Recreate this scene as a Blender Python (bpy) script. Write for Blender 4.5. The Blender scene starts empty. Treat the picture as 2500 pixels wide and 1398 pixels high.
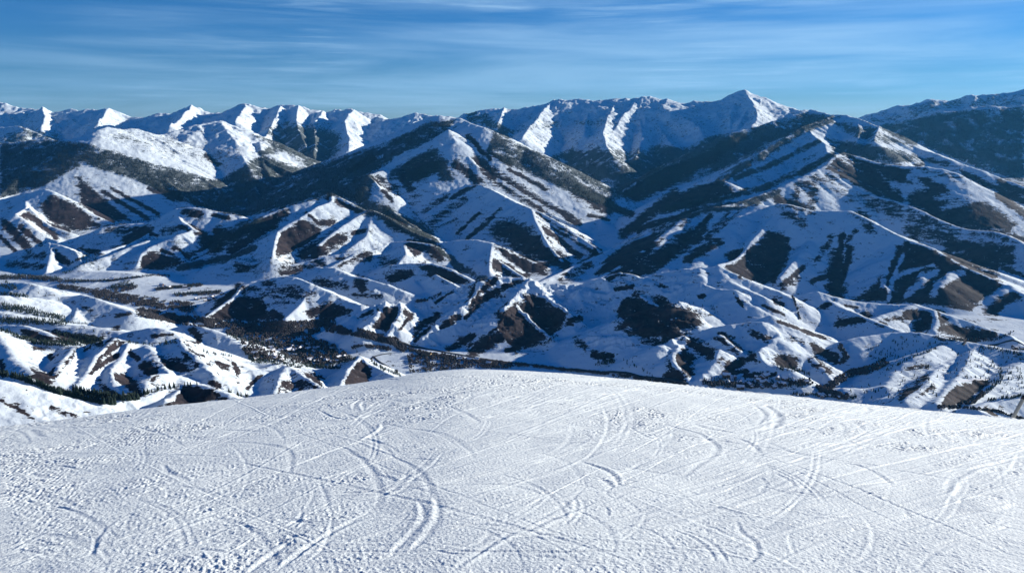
import bpy, math, random
import numpy as np
R_=math.radians
S=bpy.context.scene
# ---------------------------------------------------------------- camera
F_PX=1800.0; PITCH=R_(13.0)            # photograph: 2500 x 1398 px, horizon at y = 284
cam=bpy.data.cameras.new('camera'); co=bpy.data.objects.new('camera',cam); S.collection.objects.link(co)
cam.sensor_width=36; cam.lens=36*F_PX/2500.0; cam.clip_start=0.2; cam.clip_end=120000
co.location=(0,0,0); co.rotation_euler=(R_(90)-PITCH,0,0); S.camera=co
# ---------------------------------------------------------------- sky and sun
SUN_EL=13.2; SUN_AZ=66.0               # azimuth clockwise from the view direction
w=bpy.data.worlds.new('World'); S.world=w; w.use_nodes=True
nt=w.node_tree; nt.nodes.clear(); N=nt.nodes.new; L=nt.links.new
out=N('ShaderNodeOutputWorld'); bg=N('ShaderNodeBackground'); bg.inputs[1].default_value=0.085
sky=N('ShaderNodeTexSky'); sky.sky_type='NISHITA'; sky.sun_disc=False
sky.sun_elevation=R_(SUN_EL); sky.sun_rotation=R_(SUN_AZ); sky.altitude=2700; sky.air_density=1.0; sky.dust_density=0.3; sky.ozone_density=4.0
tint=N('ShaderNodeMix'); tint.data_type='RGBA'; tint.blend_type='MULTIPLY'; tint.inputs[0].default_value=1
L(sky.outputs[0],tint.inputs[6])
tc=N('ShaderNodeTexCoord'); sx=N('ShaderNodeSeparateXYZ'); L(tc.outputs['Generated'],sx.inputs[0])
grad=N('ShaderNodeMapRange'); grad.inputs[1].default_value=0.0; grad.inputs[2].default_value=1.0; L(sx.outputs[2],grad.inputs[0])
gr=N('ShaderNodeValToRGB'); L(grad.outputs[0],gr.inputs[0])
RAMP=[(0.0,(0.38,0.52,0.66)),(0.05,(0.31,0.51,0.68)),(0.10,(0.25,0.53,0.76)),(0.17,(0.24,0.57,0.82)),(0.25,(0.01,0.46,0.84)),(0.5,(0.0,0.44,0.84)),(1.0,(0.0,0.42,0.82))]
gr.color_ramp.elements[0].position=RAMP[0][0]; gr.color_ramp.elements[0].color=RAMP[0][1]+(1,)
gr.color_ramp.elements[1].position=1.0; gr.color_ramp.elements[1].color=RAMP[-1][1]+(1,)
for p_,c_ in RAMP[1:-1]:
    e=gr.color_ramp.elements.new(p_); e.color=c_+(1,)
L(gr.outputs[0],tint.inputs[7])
def cloud(scale,rot,lo,hi,amt,seed,det=6):
    m=N('ShaderNodeMapping'); m.inputs['Scale'].default_value=scale; m.inputs['Rotation'].default_value=rot; m.inputs['Location'].default_value=(seed,seed*0.7,seed*1.3)
    L(tc.outputs['Generated'],m.inputs[0])
    n=N('ShaderNodeTexNoise'); n.inputs['Scale'].default_value=1; n.inputs['Detail'].default_value=det; n.inputs['Roughness'].default_value=0.55; n.inputs['Distortion'].default_value=0.35
    L(m.outputs[0],n.inputs['Vector'])
    r=N('ShaderNodeMapRange'); r.interpolation_type='SMOOTHSTEP'; r.inputs[1].default_value=lo; r.inputs[2].default_value=hi; r.inputs[3].default_value=0; r.inputs[4].default_value=amt
    L(n.outputs[0],r.inputs[0]); return r.outputs[0]
def madd(a,b,op='ADD'):
    m=N('ShaderNodeMath'); m.operation=op; m.use_clamp=True; L(a,m.inputs[0])
    if hasattr(b,'is_linked') or hasattr(b,'links'): L(b,m.inputs[1])
    else: m.inputs[1].default_value=b
    return m.outputs[0]
c1=cloud((2.2,1.2,26),(0,R_(-3),0),0.34,0.78,0.50,1.7,8)
c2=cloud((7,4,130),(0,R_(-4),0),0.42,0.80,0.42,5.3,10)
c3=cloud((2.6,2.6,11),(0,R_(6),0),0.38,0.66,1.0,9.1,3)
c23=madd(c2,c3,'MULTIPLY'); cc=madd(c1,c23,'ADD')
xr=N('ShaderNodeMapRange'); xr.inputs[1].default_value=-0.6; xr.inputs[2].default_value=0.65; xr.inputs[3].default_value=0.75; xr.inputs[4].default_value=1.25
L(sx.outputs[0],xr.inputs[0]); cc=madd(cc,xr.outputs[0],'MULTIPLY')
fz=N('ShaderNodeMapRange'); fz.interpolation_type='SMOOTHSTEP'; fz.inputs[1].default_value=0.17; fz.inputs[2].default_value=0.30; fz.inputs[3].default_value=1; fz.inputs[4].default_value=0.0
L(sx.outputs[2],fz.inputs[0]); cc=madd(cc,fz.outputs[0],'MULTIPLY')
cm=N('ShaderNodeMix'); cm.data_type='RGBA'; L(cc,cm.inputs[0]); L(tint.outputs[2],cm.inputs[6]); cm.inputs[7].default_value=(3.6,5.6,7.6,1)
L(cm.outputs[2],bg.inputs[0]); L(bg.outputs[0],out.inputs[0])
sun=bpy.data.lights.new('sun','SUN'); sun.energy=5.0; sun.angle=R_(0.5); sun.color=(1.0,0.95,0.86)
so=bpy.data.objects.new('sun',sun); S.collection.objects.link(so)
sd=(math.cos(R_(SUN_EL))*math.sin(R_(SUN_AZ)),math.cos(R_(SUN_EL))*math.cos(R_(SUN_AZ)),math.sin(R_(SUN_EL)))
from mathutils import Vector
so.rotation_euler=Vector(sd).to_track_quat('Z','Y').to_euler()
S.view_settings.view_transform='Standard'; S.view_settings.look='None'; S.view_settings.exposure=0.70; S.view_settings.gamma=1.0
S.render.engine='CYCLES'; S.cycles.diffuse_bounces=1; S.cycles.max_bounces=6
S.render.resolution_x=1024; S.render.resolution_y=572
rng=np.random.default_rng(7); random.seed(7)
# ---------------------------------------------------------------- helpers
def tag(o,label=None,cat=None,group=None,kind=None):
    if label: o['label']=label
    if cat: o['category']=cat
    if group: o['group']=group
    if kind: o['kind']=kind
    return o
def mesh_np(name,V,Fq,mats,smooth=True,attrs=None,mi=None):
    me=bpy.data.meshes.new(name); V=np.asarray(V,np.float32); Fq=np.asarray(Fq,np.int32); k=Fq.shape[1]
    me.vertices.add(len(V)); me.vertices.foreach_set('co',V.ravel())
    me.loops.add(Fq.size); me.loops.foreach_set('vertex_index',Fq.ravel())
    me.polygons.add(len(Fq)); me.polygons.foreach_set('loop_start',np.arange(0,Fq.size,k,dtype=np.int32))
    me.polygons.foreach_set('loop_total',np.full(len(Fq),k,np.int32))
    me.polygons.foreach_set('use_smooth',np.full(len(Fq),smooth,bool))
    if mi is not None: me.polygons.foreach_set('material_index',np.asarray(mi,np.int32))
    for m in mats: me.materials.append(m)
    if attrs:
        for n,a in attrs.items():
            at=me.attributes.new(n,'FLOAT','POINT'); at.data.foreach_set('value',np.asarray(a,np.float32).ravel())
    me.update(calc_edges=True); return me
def link(name,me,parent=None):
    o=bpy.data.objects.new(name,me); S.collection.objects.link(o)
    if parent is not None: o.parent=parent
    return o
def h2(ix,iy,seed):
    n=(ix.astype(np.int64)*374761393+iy.astype(np.int64)*668265263+seed*974634777)&0xffffffff
    n=((n^(n>>13))*1274126177)&0xffffffff; n=(n^(n>>16))
    return (n&0xffffff).astype(np.float32)/np.float32(0xffffff)
def vn(x,y,seed=0):
    xi=np.floor(x); yi=np.floor(y); fx=(x-xi).astype(np.float32); fy=(y-yi).astype(np.float32)
    xi=xi.astype(np.int64); yi=yi.astype(np.int64)
    fx=fx*fx*fx*(fx*(fx*6-15)+10); fy=fy*fy*fy*(fy*(fy*6-15)+10)
    a=h2(xi,yi,seed); b=h2(xi+1,yi,seed); c=h2(xi,yi+1,seed); d=h2(xi+1,yi+1,seed)
    return (a+(b-a)*fx)*(1-fy)+(c+(d-c)*fx)*fy   # 0..1
def fbm(x,y,o,seed=0,g=0.5,lac=2.03):
    s=0; a=1.0; t=0
    for i in range(o):
        s=s+a*(vn(x,y,seed+i*17)*2-1); t+=a; a*=g; x,y=(x*0.8-y*0.6)*lac,(x*0.6+y*0.8)*lac
    return s/t
def ridged(x,y,o,seed=0,g=0.5):
    s=0; a=1.0; t=0
    for i in range(o):
        s=s+a*(1-np.abs(vn(x,y,seed+i*17)*2-1)*2); t+=a; a*=g; x,y=(x*0.8-y*0.6)*2.03,(x*0.6+y*0.8)*2.03
    return s/t
def sst(a,b,x):
    t=np.clip((x-a)/(b-a),0,1); return t*t*(3-2*t)
CP,SP=math.cos(PITCH),math.sin(PITCH)
def ray(px,py):            # direction with forward component 1
    u=(np.asarray(px,float)-1250)/F_PX; v=(699-np.asarray(py,float))/F_PX
    yf=CP+v*SP; z=-SP+v*CP; return u/yf, z/yf
def project(X,Y,Z):
    yc=Y*CP-Z*SP; zc=Y*SP+Z*CP
    return 1250+F_PX*X/yc, 699-F_PX*zc/yc
SC=2500/900.0
OFF={'0':(0,0,1.0),'1':(0,200,SC),'2':(800,200,SC),'3':(1600,200,SC),'4':(0,600,SC),'5':(800,600,SC),'6':(1600,600,SC)}
def cv(tile,pts):
    ox,oy,s=OFF[tile]; return [(p[0]/s+ox,p[1]/s+oy)+tuple(p[2:]) for p in pts]
def P(s): 
    return [tuple(float(q) for q in t.split(',')) for t in s.split()]
FLOOR=-950.0
# ---------------------------------------------------------------- terrain grid (polar, denser in the middle)
NA=1240; NR=1450
th=np.concatenate([np.linspace(R_(-75),R_(-37.2),46)[:-1],np.linspace(R_(-37.2),R_(37.2),NA),np.linspace(R_(37.2),R_(75),46)[1:]])
rr=np.concatenate([np.linspace(50,1000,40)[:-1],np.geomspace(1000,34000,NR)])
TH,RR=np.meshgrid(th,rr)          # rows = distance
X=(RR*np.sin(TH)).astype(np.float32); Y=(RR*np.cos(TH)).astype(np.float32)
fl=FLOOR+sst(5600,11500,RR)*260+sst(11000,24000,RR)*260
fl=fl.astype(np.float32)
CREST=[(-200,1062),(0,1044),(144,1028),(252,1014),(378,996),(576,976),(756,951),(900,933),(1000,915),(1106,902),(1196,902),(1340,910),(1520,926),(1700,944),(1780,955),(1960,971),(2140,991),(2320,1010),(2500,1028),(2700,1050)]
H0=1.65; QF=0.14
_ct=[];_ce=[]
for _x,_y in CREST:
    ux,uz=ray(_x,_y); _ct.append(math.atan2(ux,1)); _ce.append(-uz/math.hypot(ux,1))
def slope_b(t):          # curvature of the brow in each direction: a rounded dome that tips forward
    t=np.asarray(t,float); o=np.linspace(-.10,.10,13); k=np.exp(-(o/.045)**2); k/=k.sum()
    e_=sum(w_*np.interp(t+o_,_ct,_ce) for w_,o_ in zip(k,o))
    return ((e_-QF*np.cos(np.clip(t,-.9,.9)))/2)**2/H0
BT=slope_b(th)[None,:]
rc=np.minimum(RR,58); near=-(H0+QF*rc*np.cos(np.clip(TH,-.9,.9))+BT*rc*rc)-0.6-0.60*(RR-rc)
near=np.minimum(near,-(RR-40)*0.45)
near=near.astype(np.float32)
H=np.maximum(fl,near)
FLU=np.zeros_like(H); CD=np.full_like(H,999)
WX=X+60*fbm(X/700,Y/700,3,3); WY=Y+60*fbm(X/700,Y/700,3,9)   # warped coordinates: no ruler-straight crests
WX=(X+(WX-X)*0.35).astype(np.float32); WY=(Y+(WY-Y)*0.35).astype(np.float32)
def n1(s,seed):
    i=np.floor(s); f=s-i; f=f*f*(3-2*f); i=i.astype(np.int64); z=np.zeros_like(i)
    return (h2(i,z,seed)*(1-f)+h2(i+1,z,seed)*f)*2-1
RID=[0]
def ridge(pts,s=0.5,asym=0.0,rnd=25,fa=12,fw=120,k=14,back=0.6):
    """pts world (x,y,z): a crest; both flanks fall away at slope s, fluted by gullies running down them"""
    global H
    if s<0.52: s*=1.16
    nearr=min(math.hypot(p[0],p[1]) for p in pts)<3400
    fa*=1.3 if nearr else 2.1; rnd*=0.8 if nearr else 0.5; k*=0.5
    RID[0]+=1; seed=RID[0]*13
    S0=0.0
    pts=[np.array(p,float) for p in pts]
    # jitter-subdivide
    q=[pts[0]]
    for a,b in zip(pts[:-1],pts[1:]): q+= [(a+b)/2,b]
    q=np.array(q); sm=q.copy()
    if len(q)>3: sm[1:-1]=0.25*q[:-2]+0.5*q[1:-1]+0.25*q[2:]; sm[::2]=0.5*sm[::2]+0.5*q[::2]
    pts=sm
    zt=max(p[2] for p in pts)
    Rr=(zt-(FLOOR-30))/(s*(1-abs(asym)))+50; Rr=min(Rr,5200)
    rs=[math.hypot(p[0],p[1]) for p in pts]; r0=max(60,min(rs)-Rr); r1=max(rs)+Rr
    i0=np.searchsorted(rr,r0); i1=min(len(rr),np.searchsorted(rr,r1)+1)
    ths=[math.atan2(p[0],p[1]) for p in pts]; dth=math.asin(min(1,Rr/max(min(rs),Rr*1.02)))
    j0=np.searchsorted(th,min(ths)-dth); j1=min(len(th),np.searchsorted(th,max(ths)+dth)+1)
    gx=WX[i0:i1,j0:j1]; gy=WY[i0:i1,j0:j1]
    best=np.full(gx.shape,-9999,np.float32); bf=np.zeros(gx.shape,np.float32); bd=np.full(gx.shape,999,np.float32)
    for a,b in zip(pts[:-1],pts[1:]):
        dx,dy=b[0]-a[0],b[1]-a[1]; ln=math.hypot(dx,dy)+1e-6
        t=np.clip(((gx-a[0])*dx+(gy-a[1])*dy)/ln**2,0,1).astype(np.float32)
        ox=gx-(a[0]+t*dx); oy=gy-(a[1]+t*dy); d=np.sqrt(ox*ox+oy*oy)
        sl=s*(1+asym*ox/(d+1)+back*np.maximum(oy,0)/(d+1))
        ds=np.sqrt(d*d+rnd*rnd)-rnd
        sp=S0+t*ln
        hh=a[2]+(b[2]-a[2])*t-sl*ds
        if fa>0:
            f1=n1((sp+0.10*d)/fw,seed); f2=n1((sp-0.07*d)/(fw*0.37),seed+5)
            hh+=fa*(1-np.exp(-d/(fw*1.2)))*((0.55-np.abs(f1)*1.5)+0.45*f2+0.22*n1((sp+0.03*d)/(fw*0.15),seed+7))
        stripe=n1((sp+0.05*d)/(fw*0.8+25),seed+9)*0.7+n1((sp-0.05*d)/(fw*0.3+8),seed+11)*0.5
        stripe=stripe*(1-np.exp(-d/(fw*.6+20)))
        mm=hh>best; bf[mm]=stripe[mm]; bd[mm]=d[mm]; best=np.maximum(best,hh); S0+=ln
    sub=H[i0:i1,j0:j1]; mm=best>sub; FLU[i0:i1,j0:j1][mm]=bf[mm]; CD[i0:i1,j0:j1][mm]=bd[mm]
    m=np.maximum(sub,best); dd=np.maximum(k-np.abs(sub-best),0)
    H[i0:i1,j0:j1]=m+dd*dd/(4*k)
def RD(tile,txt,**kw):
    """'x,y,d x,y,d ...': pixels of the traced crest and forward distance in km"""
    pts=P(txt); pts=cv(tile,pts); o=[]
    # fill missing distances linearly
    ds=[p[2] if len(p)>2 else None for p in pts]
    idx=[i for i,d in enumerate(ds) if d is not None]
    for i in range(len(ds)):
        if ds[i] is None:
            a=max(j for j in idx if j<i); b=min(j for j in idx if j>i); ds[i]=ds[a]+(ds[b]-ds[a])*(i-a)/(b-a)
    for p,d in zip(pts,ds):
        ux,uz=ray(p[0],p[1]); o.append((ux*d*1000,d*1000,uz*d*1000))
    ridge(o,**kw); return o
def autosp(main,space,length,grade,s,seed,zdrop=40,ang=0,fa=14,fw=110,jit=0.35,lo=None):
    r=random.Random(seed); main=[np.array(p) for p in main]; acc=0
    for a,b in zip(main[:-1],main[1:]):
        ln=np.linalg.norm((b-a)[:2])
        while acc<ln:
            p=a+(b-a)*(acc/ln)
            d=np.array([-p[0],-p[1]]); d/=np.linalg.norm(d)
            an=R_(ang)+r.uniform(-jit,jit); d=np.array([d[0]*math.cos(an)-d[1]*math.sin(an),d[0]*math.sin(an)+d[1]*math.cos(an)])
            LL=length*r.uniform(0.55,1.25); g=grade*r.uniform(0.85,1.15); z=p[2]-zdrop*r.uniform(0.1,1.0); q=[(p[0],p[1],z)]
            x,y=p[0],p[1]; n=5
            for i in range(n):
                w_=r.uniform(-0.22,0.22); d=np.array([d[0]*math.cos(w_)-d[1]*math.sin(w_),d[0]*math.sin(w_)+d[1]*math.cos(w_)])
                x+=d[0]*LL/n; y+=d[1]*LL/n; z-=g*LL/n*r.uniform(0.6,1.4); q.append((x,y,z))
            ridge(q,s=s,rnd=12,fa=fa,fw=fw,k=20); acc+=space*r.uniform(0.6,1.5)
        acc-=ln
# ---- far ranges
m=RD('0','-260,262,16 -120,250 0,248,16 14,252 47,265 104,261 119,275 151,272 176,265 187,272 216,268 248,263 266,259 288,272 324,285 360,286,15',s=.34,rnd=12,fa=30,fw=260)
autosp(m,430,2600,.27,.66,11,fa=20)
RD('0','266,259,15.2 252,280 238,300,13.6',s=.6,fa=12,fw=120,rnd=10)
RD('0','104,261,15.6 112,290 100,312,13.5',s=.6,fa=12,fw=120,rnd=10)
m=RD('0','340,288,14 389,277 418,279 432,272 468,258 504,274 540,276 562,274 598,253 619,255 648,265 684,259 727,256 760,266 792,274 817,261 839,267 864,265 900,270 920,280 944,292,13.5',s=.36,rnd=12,fa=34,fw=240)
autosp(m,330,2600,.27,.70,23,fa=24,fw=110)
RD('0','468,258,13.8 455,275 430,292 415,305,12',s=.6,rnd=10)
RD('0','598,253,13.6 588,272 572,296,12',s=.62,rnd=10)
RD('0','684,259,13.5 668,290 655,320 640,345,11',s=.62,rnd=8)
RD('0','727,256,13.5 722,290 735,330 760,385,10.6',s=.62,rnd=8)
RD('0','790,270,13.5 765,300 770,340 765,385,10.4',s=.62,rnd=8)
RD('0','864,265,13.2 840,295 852,330 850,365,10.6',s=.62,rnd=8)
RD('0','0,310,12 40,308 90,318 150,345,11.4',s=.5)
RD('0','-250,330,12 -120,320 0,330,12 60,312,11.6',s=.45)
m=RD('0','944,292,13 980,286 1016,276 1038,283 1074,281 1124,285 1160,270 1210,258 1250,262 1293,263 1322,256 1351,242 1383,245 1412,242 1448,247 1480,243 1506,237 1542,240 1574,236 1614,240 1653,241 1686,249 1744,245 1780,232 1800,225 1816,219 1838,227 1881,245 1924,261,11.6 1978,272,10.6',s=.33,rnd=10,fa=30,fw=260)
autosp(m,480,3000,.28,.62,37,fa=22,fw=130)
RD('0','1351,242,12.6 1325,275 1300,300 1275,335,9.6',s=.6,rnd=8)
RD('0','1506,237,12.3 1495,262 1480,290 1470,320 1478,350 1500,385,8.7',s=.60,rnd=8,fa=18,fw=90)
RD('0','1574,236,12.3 1562,290 1570,340 1550,390,9.0',s=.6,rnd=8)
RD('0','1448,247,12.4 1430,290 1425,330,10.2',s=.55,rnd=8)
RD('0','1230,258,12.6 1225,285 1215,305,11',s=.55,rnd=8)
RD('0','1614,240,12.3 1600,280 1615,320 1640,350,9.8',s=.5,rnd=10)
RD('0','1816,219,11.8 1835,250 1850,280 1838,300,9.6',s=.55,rnd=8)
m=RD('0','2060,300,13 2097,288 2140,272 2190,258 2248,250 2277,237 2309,243 2367,232 2428,231 2471,223 2500,216 2620,205 2760,215,12.5',s=.34,rnd=20,fa=26,fw=300)
autosp(m,700,2400,.32,.5,41)
m=RD('0','2150,330,11 2190,304 2230,290 2284,276 2356,265 2428,258 2500,258 2620,262,10.4',s=.4,rnd=40,fa=22,fw=260)
autosp(m,700,2400,.34,.5,43)
# ---- second ranges
m=RD('0','-200,350,8.8 -80,345 0,350 90,345 150,340 212,337,8.0 240,318 266,308 300,316 335,312 378,326 396,324 430,316 464,308 508,299 536,294,9.7 576,308 630,344 680,372 756,405,9.2',s=.36,rnd=15,fa=26,fw=200)
autosp(m,520,2300,.30,.46,51,fa=16)
RD('0','212,337,8.0 200,365 192,395 191,418 215,440 230,452 258,480 288,506 324,542,6.7',s=.42,rnd=15,fa=14)
RD('0','360,320,8.7 400,360 450,400 520,450 580,490,7.4',s=.40)
RD('0','630,344,9.2 640,390 660,430 690,470,7.6',s=.40)
RD('0','536,294,9.5 560,330 590,375 610,410,8.2',s=.42)
RD('0','749,409,8.3 800,387 828,384 872,366 900,355 940,335 980,315 1020,298 1050,286 1074,281 1100,288 1124,288 1135,294,7.9',s=.40,rnd=15,fa=20,fw=180)
RD('2','930,262,7.8 1000,290 1130,330 1250,410 1480,500 1700,620 1900,760 1980,820 2060,890,6.8',s=.42,rnd=15,fa=18,fw=130)
RD('2','810,325,7.4 870,350 930,262,7.8',s=.5)
RD('2','810,325,7.4 720,420 800,520 830,620 880,690,6.6 1050,700 1130,740 1280,820 1380,860,5.75 1390,940 1500,1110,5.05 1620,1250,4.78',s=.46,rnd=12,fa=12,fw=90,asym=-.05)
RD('2','810,325,7.4 900,450 1000,560 1300,790 1500,890 1700,990,6.0',s=.42,rnd=8,fa=12,fw=70)
RD('2','930,262,7.8 1030,390 1100,430 1400,680 1650,860 1850,940,6.3',s=.42,rnd=8,fa=12,fw=70)
RD('2','1380,860,5.75 1500,920 1600,980 1720,1060 1850,1150,5.1',s=.46,rnd=8,fa=12,fw=70)
RD('2','720,420,7.4 600,450 500,450 380,480 250,540,7.4',s=.4)
RD('2','700,430,7.3 600,560 430,590 270,625,6.6 230,800,6.2',s=.42,rnd=10)
RD('2','270,630,6.6 350,720 440,850,6.1',s=.42,rnd=8)
RD('2','380,840,6.2 450,880 560,960 680,1035,5.5',s=.42,rnd=10)
RD('2','600,960,5.9 800,800 870,700,6.7',s=.35)
# right massif
RD('0','1978,266,9.3 1920,282 1852,308 1780,326 1708,362 1636,401 1560,440 1500,478,7.7',s=.42,rnd=20,fa=18,fw=160)
RD('0','1978,266,9.3 2032,281 2075,282,8.5 2097,288 2147,308 2212,344 2241,364 2284,373 2320,391 2392,416 2464,441 2500,454,6.6 2600,490,6.2',s=.44,rnd=15,fa=16,fw=130)
RD('0','2032,281,8.7 1990,300 1960,308 1905,345 1852,373 1791,423 1740,450,6.7',s=.44,rnd=12,fa=14,fw=110)
RD('0','2032,290,8.4 1974,312 1985,330 2014,350 2020,370 2039,378,6.8',s=.46,rnd=10)
RD('0','2090,288,8.4 2100,320 2095,350,7.4',s=.5,rnd=10)
RD('0','2147,308,8.0 2135,345,7.3',s=.5,rnd=10)
RD('3','0,800,6.5 130,740 300,680 430,660,6.4 500,680 560,730,6.2',s=.42,rnd=30,fa=6)
RD('3','1280,480,6.5 1400,515 1500,550 1700,575 1850,570 2050,610 2250,740 2500,850,5.6 2800,960,5.3',s=.45,rnd=22,fa=10,fw=160)
RD('3','1280,480,6.5 1220,500 1150,570,6.1',s=.5,rnd=12)
RD('3','1280,480,6.5 1400,600 1560,730 1700,830,5.6',s=.5,rnd=10)
RD('3','1150,570,6.1 1250,680 1400,750 1600,800 1750,850 1900,920 2100,1000 2300,1010 2400,1040 2500,1100,4.6 2800,1200,4.3',s=.45,rnd=28,fa=10,fw=160)
RD('3','1150,570,6.1 1000,640 800,740 560,820,5.4 400,850,5.25',s=.42,rnd=18,fa=8)
RD('3','1220,500,6.4 1000,600 700,700 500,790 250,880 0,985,5.7',s=.40,rnd=12,fa=8)
RD('3','400,850,5.25 600,840 790,845 850,825,4.95 930,830 1080,875 1330,870,4.75 1450,930 1600,1010 1750,1080 1880,1120,4.15 2050,1220 2200,1290 2400,1380 2500,1435,3.65 2800,1560,3.4',s=.46,rnd=30,fa=8,fw=200)
RD('0','1744,506,5.25 1690,520 1636,542 1574,574,5.1 1484,614,4.82 1412,643,4.58 1320,688,4.2',s=.42,rnd=22,fa=8)
RD('3','850,825,4.95 820,900 770,960 720,1020 660,1080 600,1170 540,1210 430,1240,4.1',s=.48,rnd=10,fa=6)
RD('3','1050,1080,4.5 960,1200 850,1330,4.0',s=.42,rnd=12,fa=6)
RD('3','1600,1010,4.5 1650,1100 1590,1190 1550,1300 1560,1380,3.85',s=.36,rnd=12,fa=6)
RD('3','1800,1100,4.25 1820,1250 1780,1389,3.82',s=.3,rnd=40,fa=6)
RD('3','2050,1220,4.1 2000,1300 1950,1389,3.72',s=.3,rnd=40,fa=6)
RD('6','2420,270,3.75 2300,340 2220,430 2150,490,3.5',s=.3,rnd=30,fa=6)
RD('3','600,840,5.15 400,1000 200,1180 0,1330,4.15 -150,1389,4.1',s=.32,rnd=90,fa=6)
RD('3','700,830,5.05 480,1000 330,1200 150,1340,4.02',s=.32,rnd=90,fa=6)
RD('3','250,900,5.2 0,1080,4.65 -200,1230,4.45 -400,1330,4.25',s=.32,rnd=90,fa=6)
# ---- left and middle hills
RD('1','-300,860,6.6 0,800,6.5 130,770 310,715,6.4 420,770 540,850 660,910 770,965,6.15',s=.44,rnd=18,fa=10)
RD('1','170,760,6.4 180,860 110,900,5.7',s=.42,rnd=12,fa=8)
RD('1','200,855,6.0 280,930 330,970 480,1020,5.7',s=.42,rnd=10,fa=8)
RD('1','-250,960,5.8 0,975,5.8 110,900,5.7 200,960 330,1060 400,1080,5.4',s=.44,rnd=18,fa=14,fw=80)
RD('1','-200,1230,5.0 0,1190,4.95 120,1150 340,1090,5.0 430,1110 520,1150 580,1250,4.6',s=.42,rnd=15,fa=12,fw=80)
RD('1','340,1090,5.0 350,1160 330,1280,4.45',s=.42,rnd=10)
RD('1','430,1085,5.3 560,1040 700,985 810,960,5.5 1030,960 1100,920 1200,860,5.5 1320,850 1500,880 1640,905,5.4',s=.42,rnd=20,fa=12,fw=120)
RD('1','1030,960,5.5 1040,1010 900,1090 700,1150,4.75',s=.4,rnd=15)
RD('1','1200,860,5.5 1230,940 1330,1000,5.05 1200,1040 1050,1110 960,1160 930,1240,4.55',s=.42,rnd=14,fa=10,fw=80)
RD('1','1330,1000,5.05 1240,1090 1180,1130,4.8 1280,1240,4.55',s=.40,rnd=12)
RD('1','1050,1060,5.0 900,1110 750,1180 560,1240,4.5',s=.38,rnd=14)
RD('1','2240,755,5.6 2100,800 1900,860 1750,920 1600,1010 1480,1100,4.9',s=.42,rnd=16,fa=12,fw=110)
RD('1','2240,755,5.6 2330,800 2430,850,5.4 2520,880,5.3',s=.44,rnd=16,fa=8)
RD('1','2240,755,5.6 2250,810 2150,850 2050,920 1890,1010,4.85 1850,1180,4.4',s=.40,rnd=10,fa=6)
RD('2','290,865,5.35 400,910 560,1010 740,1085,4.85',s=.42,rnd=16,fa=8)
RD('2','290,865,5.35 180,930 60,1010 -50,1100,4.65',s=.42,rnd=12,fa=8)
RD('2','290,865,5.35 290,950 260,1050 140,1140,4.6',s=.36,rnd=14,fa=8)
RD('2','0,1170,4.75 200,1165 340,1120 420,1080,4.9 570,1075 700,1100,4.7',s=.40,rnd=16,fa=10)
RD('2','420,1080,4.9 330,1140 180,1170 20,1250,4.3',s=.36,rnd=12)
RD('2','700,1100,4.85 880,1070 1000,1070,4.78 1110,1090 1250,1160 1400,1220 1480,1275,4.55',s=.42,rnd=18,fa=8)
RD('2','1110,1090,4.75 1100,1200 1100,1290,4.2',s=.42,rnd=12,fa=8)
RD('2','1110,1180,4.6 1220,1250 1340,1320,4.2',s=.42,rnd=10,fa=6)
RD('5','430,130,4.2 600,120 720,120,4.15 850,160 1000,240,3.95',s=.40,rnd=16,fa=8)
RD('5','520,0,4.6 540,60 480,130 560,200 650,290,3.9',s=.36,rnd=14)
RD('5','740,190,4.0 880,275,3.8',s=.42,rnd=8)
RD('5','0,140,4.2 60,150 180,210 250,215 400,260 650,350,3.75',s=.36,rnd=14,fa=8)
RD('5','230,215,4.05 210,300 190,340 330,380 480,385,3.6',s=.34,rnd=14)
RD('4','2050,170,4.3 2150,140 2250,150 2400,210 2500,215,4.1',s=.36,rnd=20,fa=8)
RD('4','1650,265,3.7 1700,240 1900,205,3.76 2000,215 2100,250 2310,350 2460,400,3.4',s=.42,rnd=16,fa=12,fw=70)
RD('4','1650,265,3.7 1600,330 1500,400 1390,480,3.3',s=.6,rnd=8,fa=14,fw=60)
RD('4','2000,215,3.73 2110,300,3.55 2040,400 1940,490,3.25',s=.42,rnd=8,fa=8)
RD('4','1500,110,4.5 1600,88,4.45 1750,110,4.4',s=.3,rnd=20,fa=4)
RD('4','1800,170,4.3 1950,130 2090,100 2350,45 2450,20,4.6',s=.3,rnd=20,fa=6)
RD('4','560,165,4.4 900,190,4.3',s=.1,rnd=20,fa=4)
# craggy hills in the middle
RD('5','60,560,3.1 180,480 300,400,3.3 400,380 500,390 600,385 750,340 900,280 1030,230,3.5 1130,200 1280,220 1360,225,3.5 1450,250 1600,270 1750,250 1850,210 1980,178,3.55 2080,200 2200,230 2390,340,3.3',s=.50,rnd=10,fa=16,fw=70)
RD('5','400,380,3.3 340,460 250,560,3.0',s=.6,rnd=6,fa=18,fw=50)
RD('5','500,390,3.3 500,460 410,600,3.0',s=.6,rnd=6,fa=18,fw=50)
RD('5','1030,230,3.45 980,350 900,420 760,520 640,620,3.02',s=.55,rnd=6,fa=20,fw=50)
RD('5','1360,225,3.48 1290,310 1240,370 1180,440 1130,540 960,690,2.95',s=.55,rnd=6,fa=20,fw=50)
RD('5','1240,370,3.3 1320,450 1400,540 1500,620,2.98',s=.60,rnd=6,fa=18,fw=50)
RD('5','1360,225,3.48 1450,330 1580,400 1640,470,3.15',s=.5,rnd=8,fa=14,fw=60)
RD('5','1980,178,3.55 2060,270 2120,340,3.3 2300,420 2500,500,3.0',s=.48,rnd=8,fa=14,fw=60)
RD('5','2060,270,3.4 2000,430 1960,520 1800,560 1700,610 1650,700,2.86',s=.48,rnd=10,fa=14,fw=60)
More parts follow.
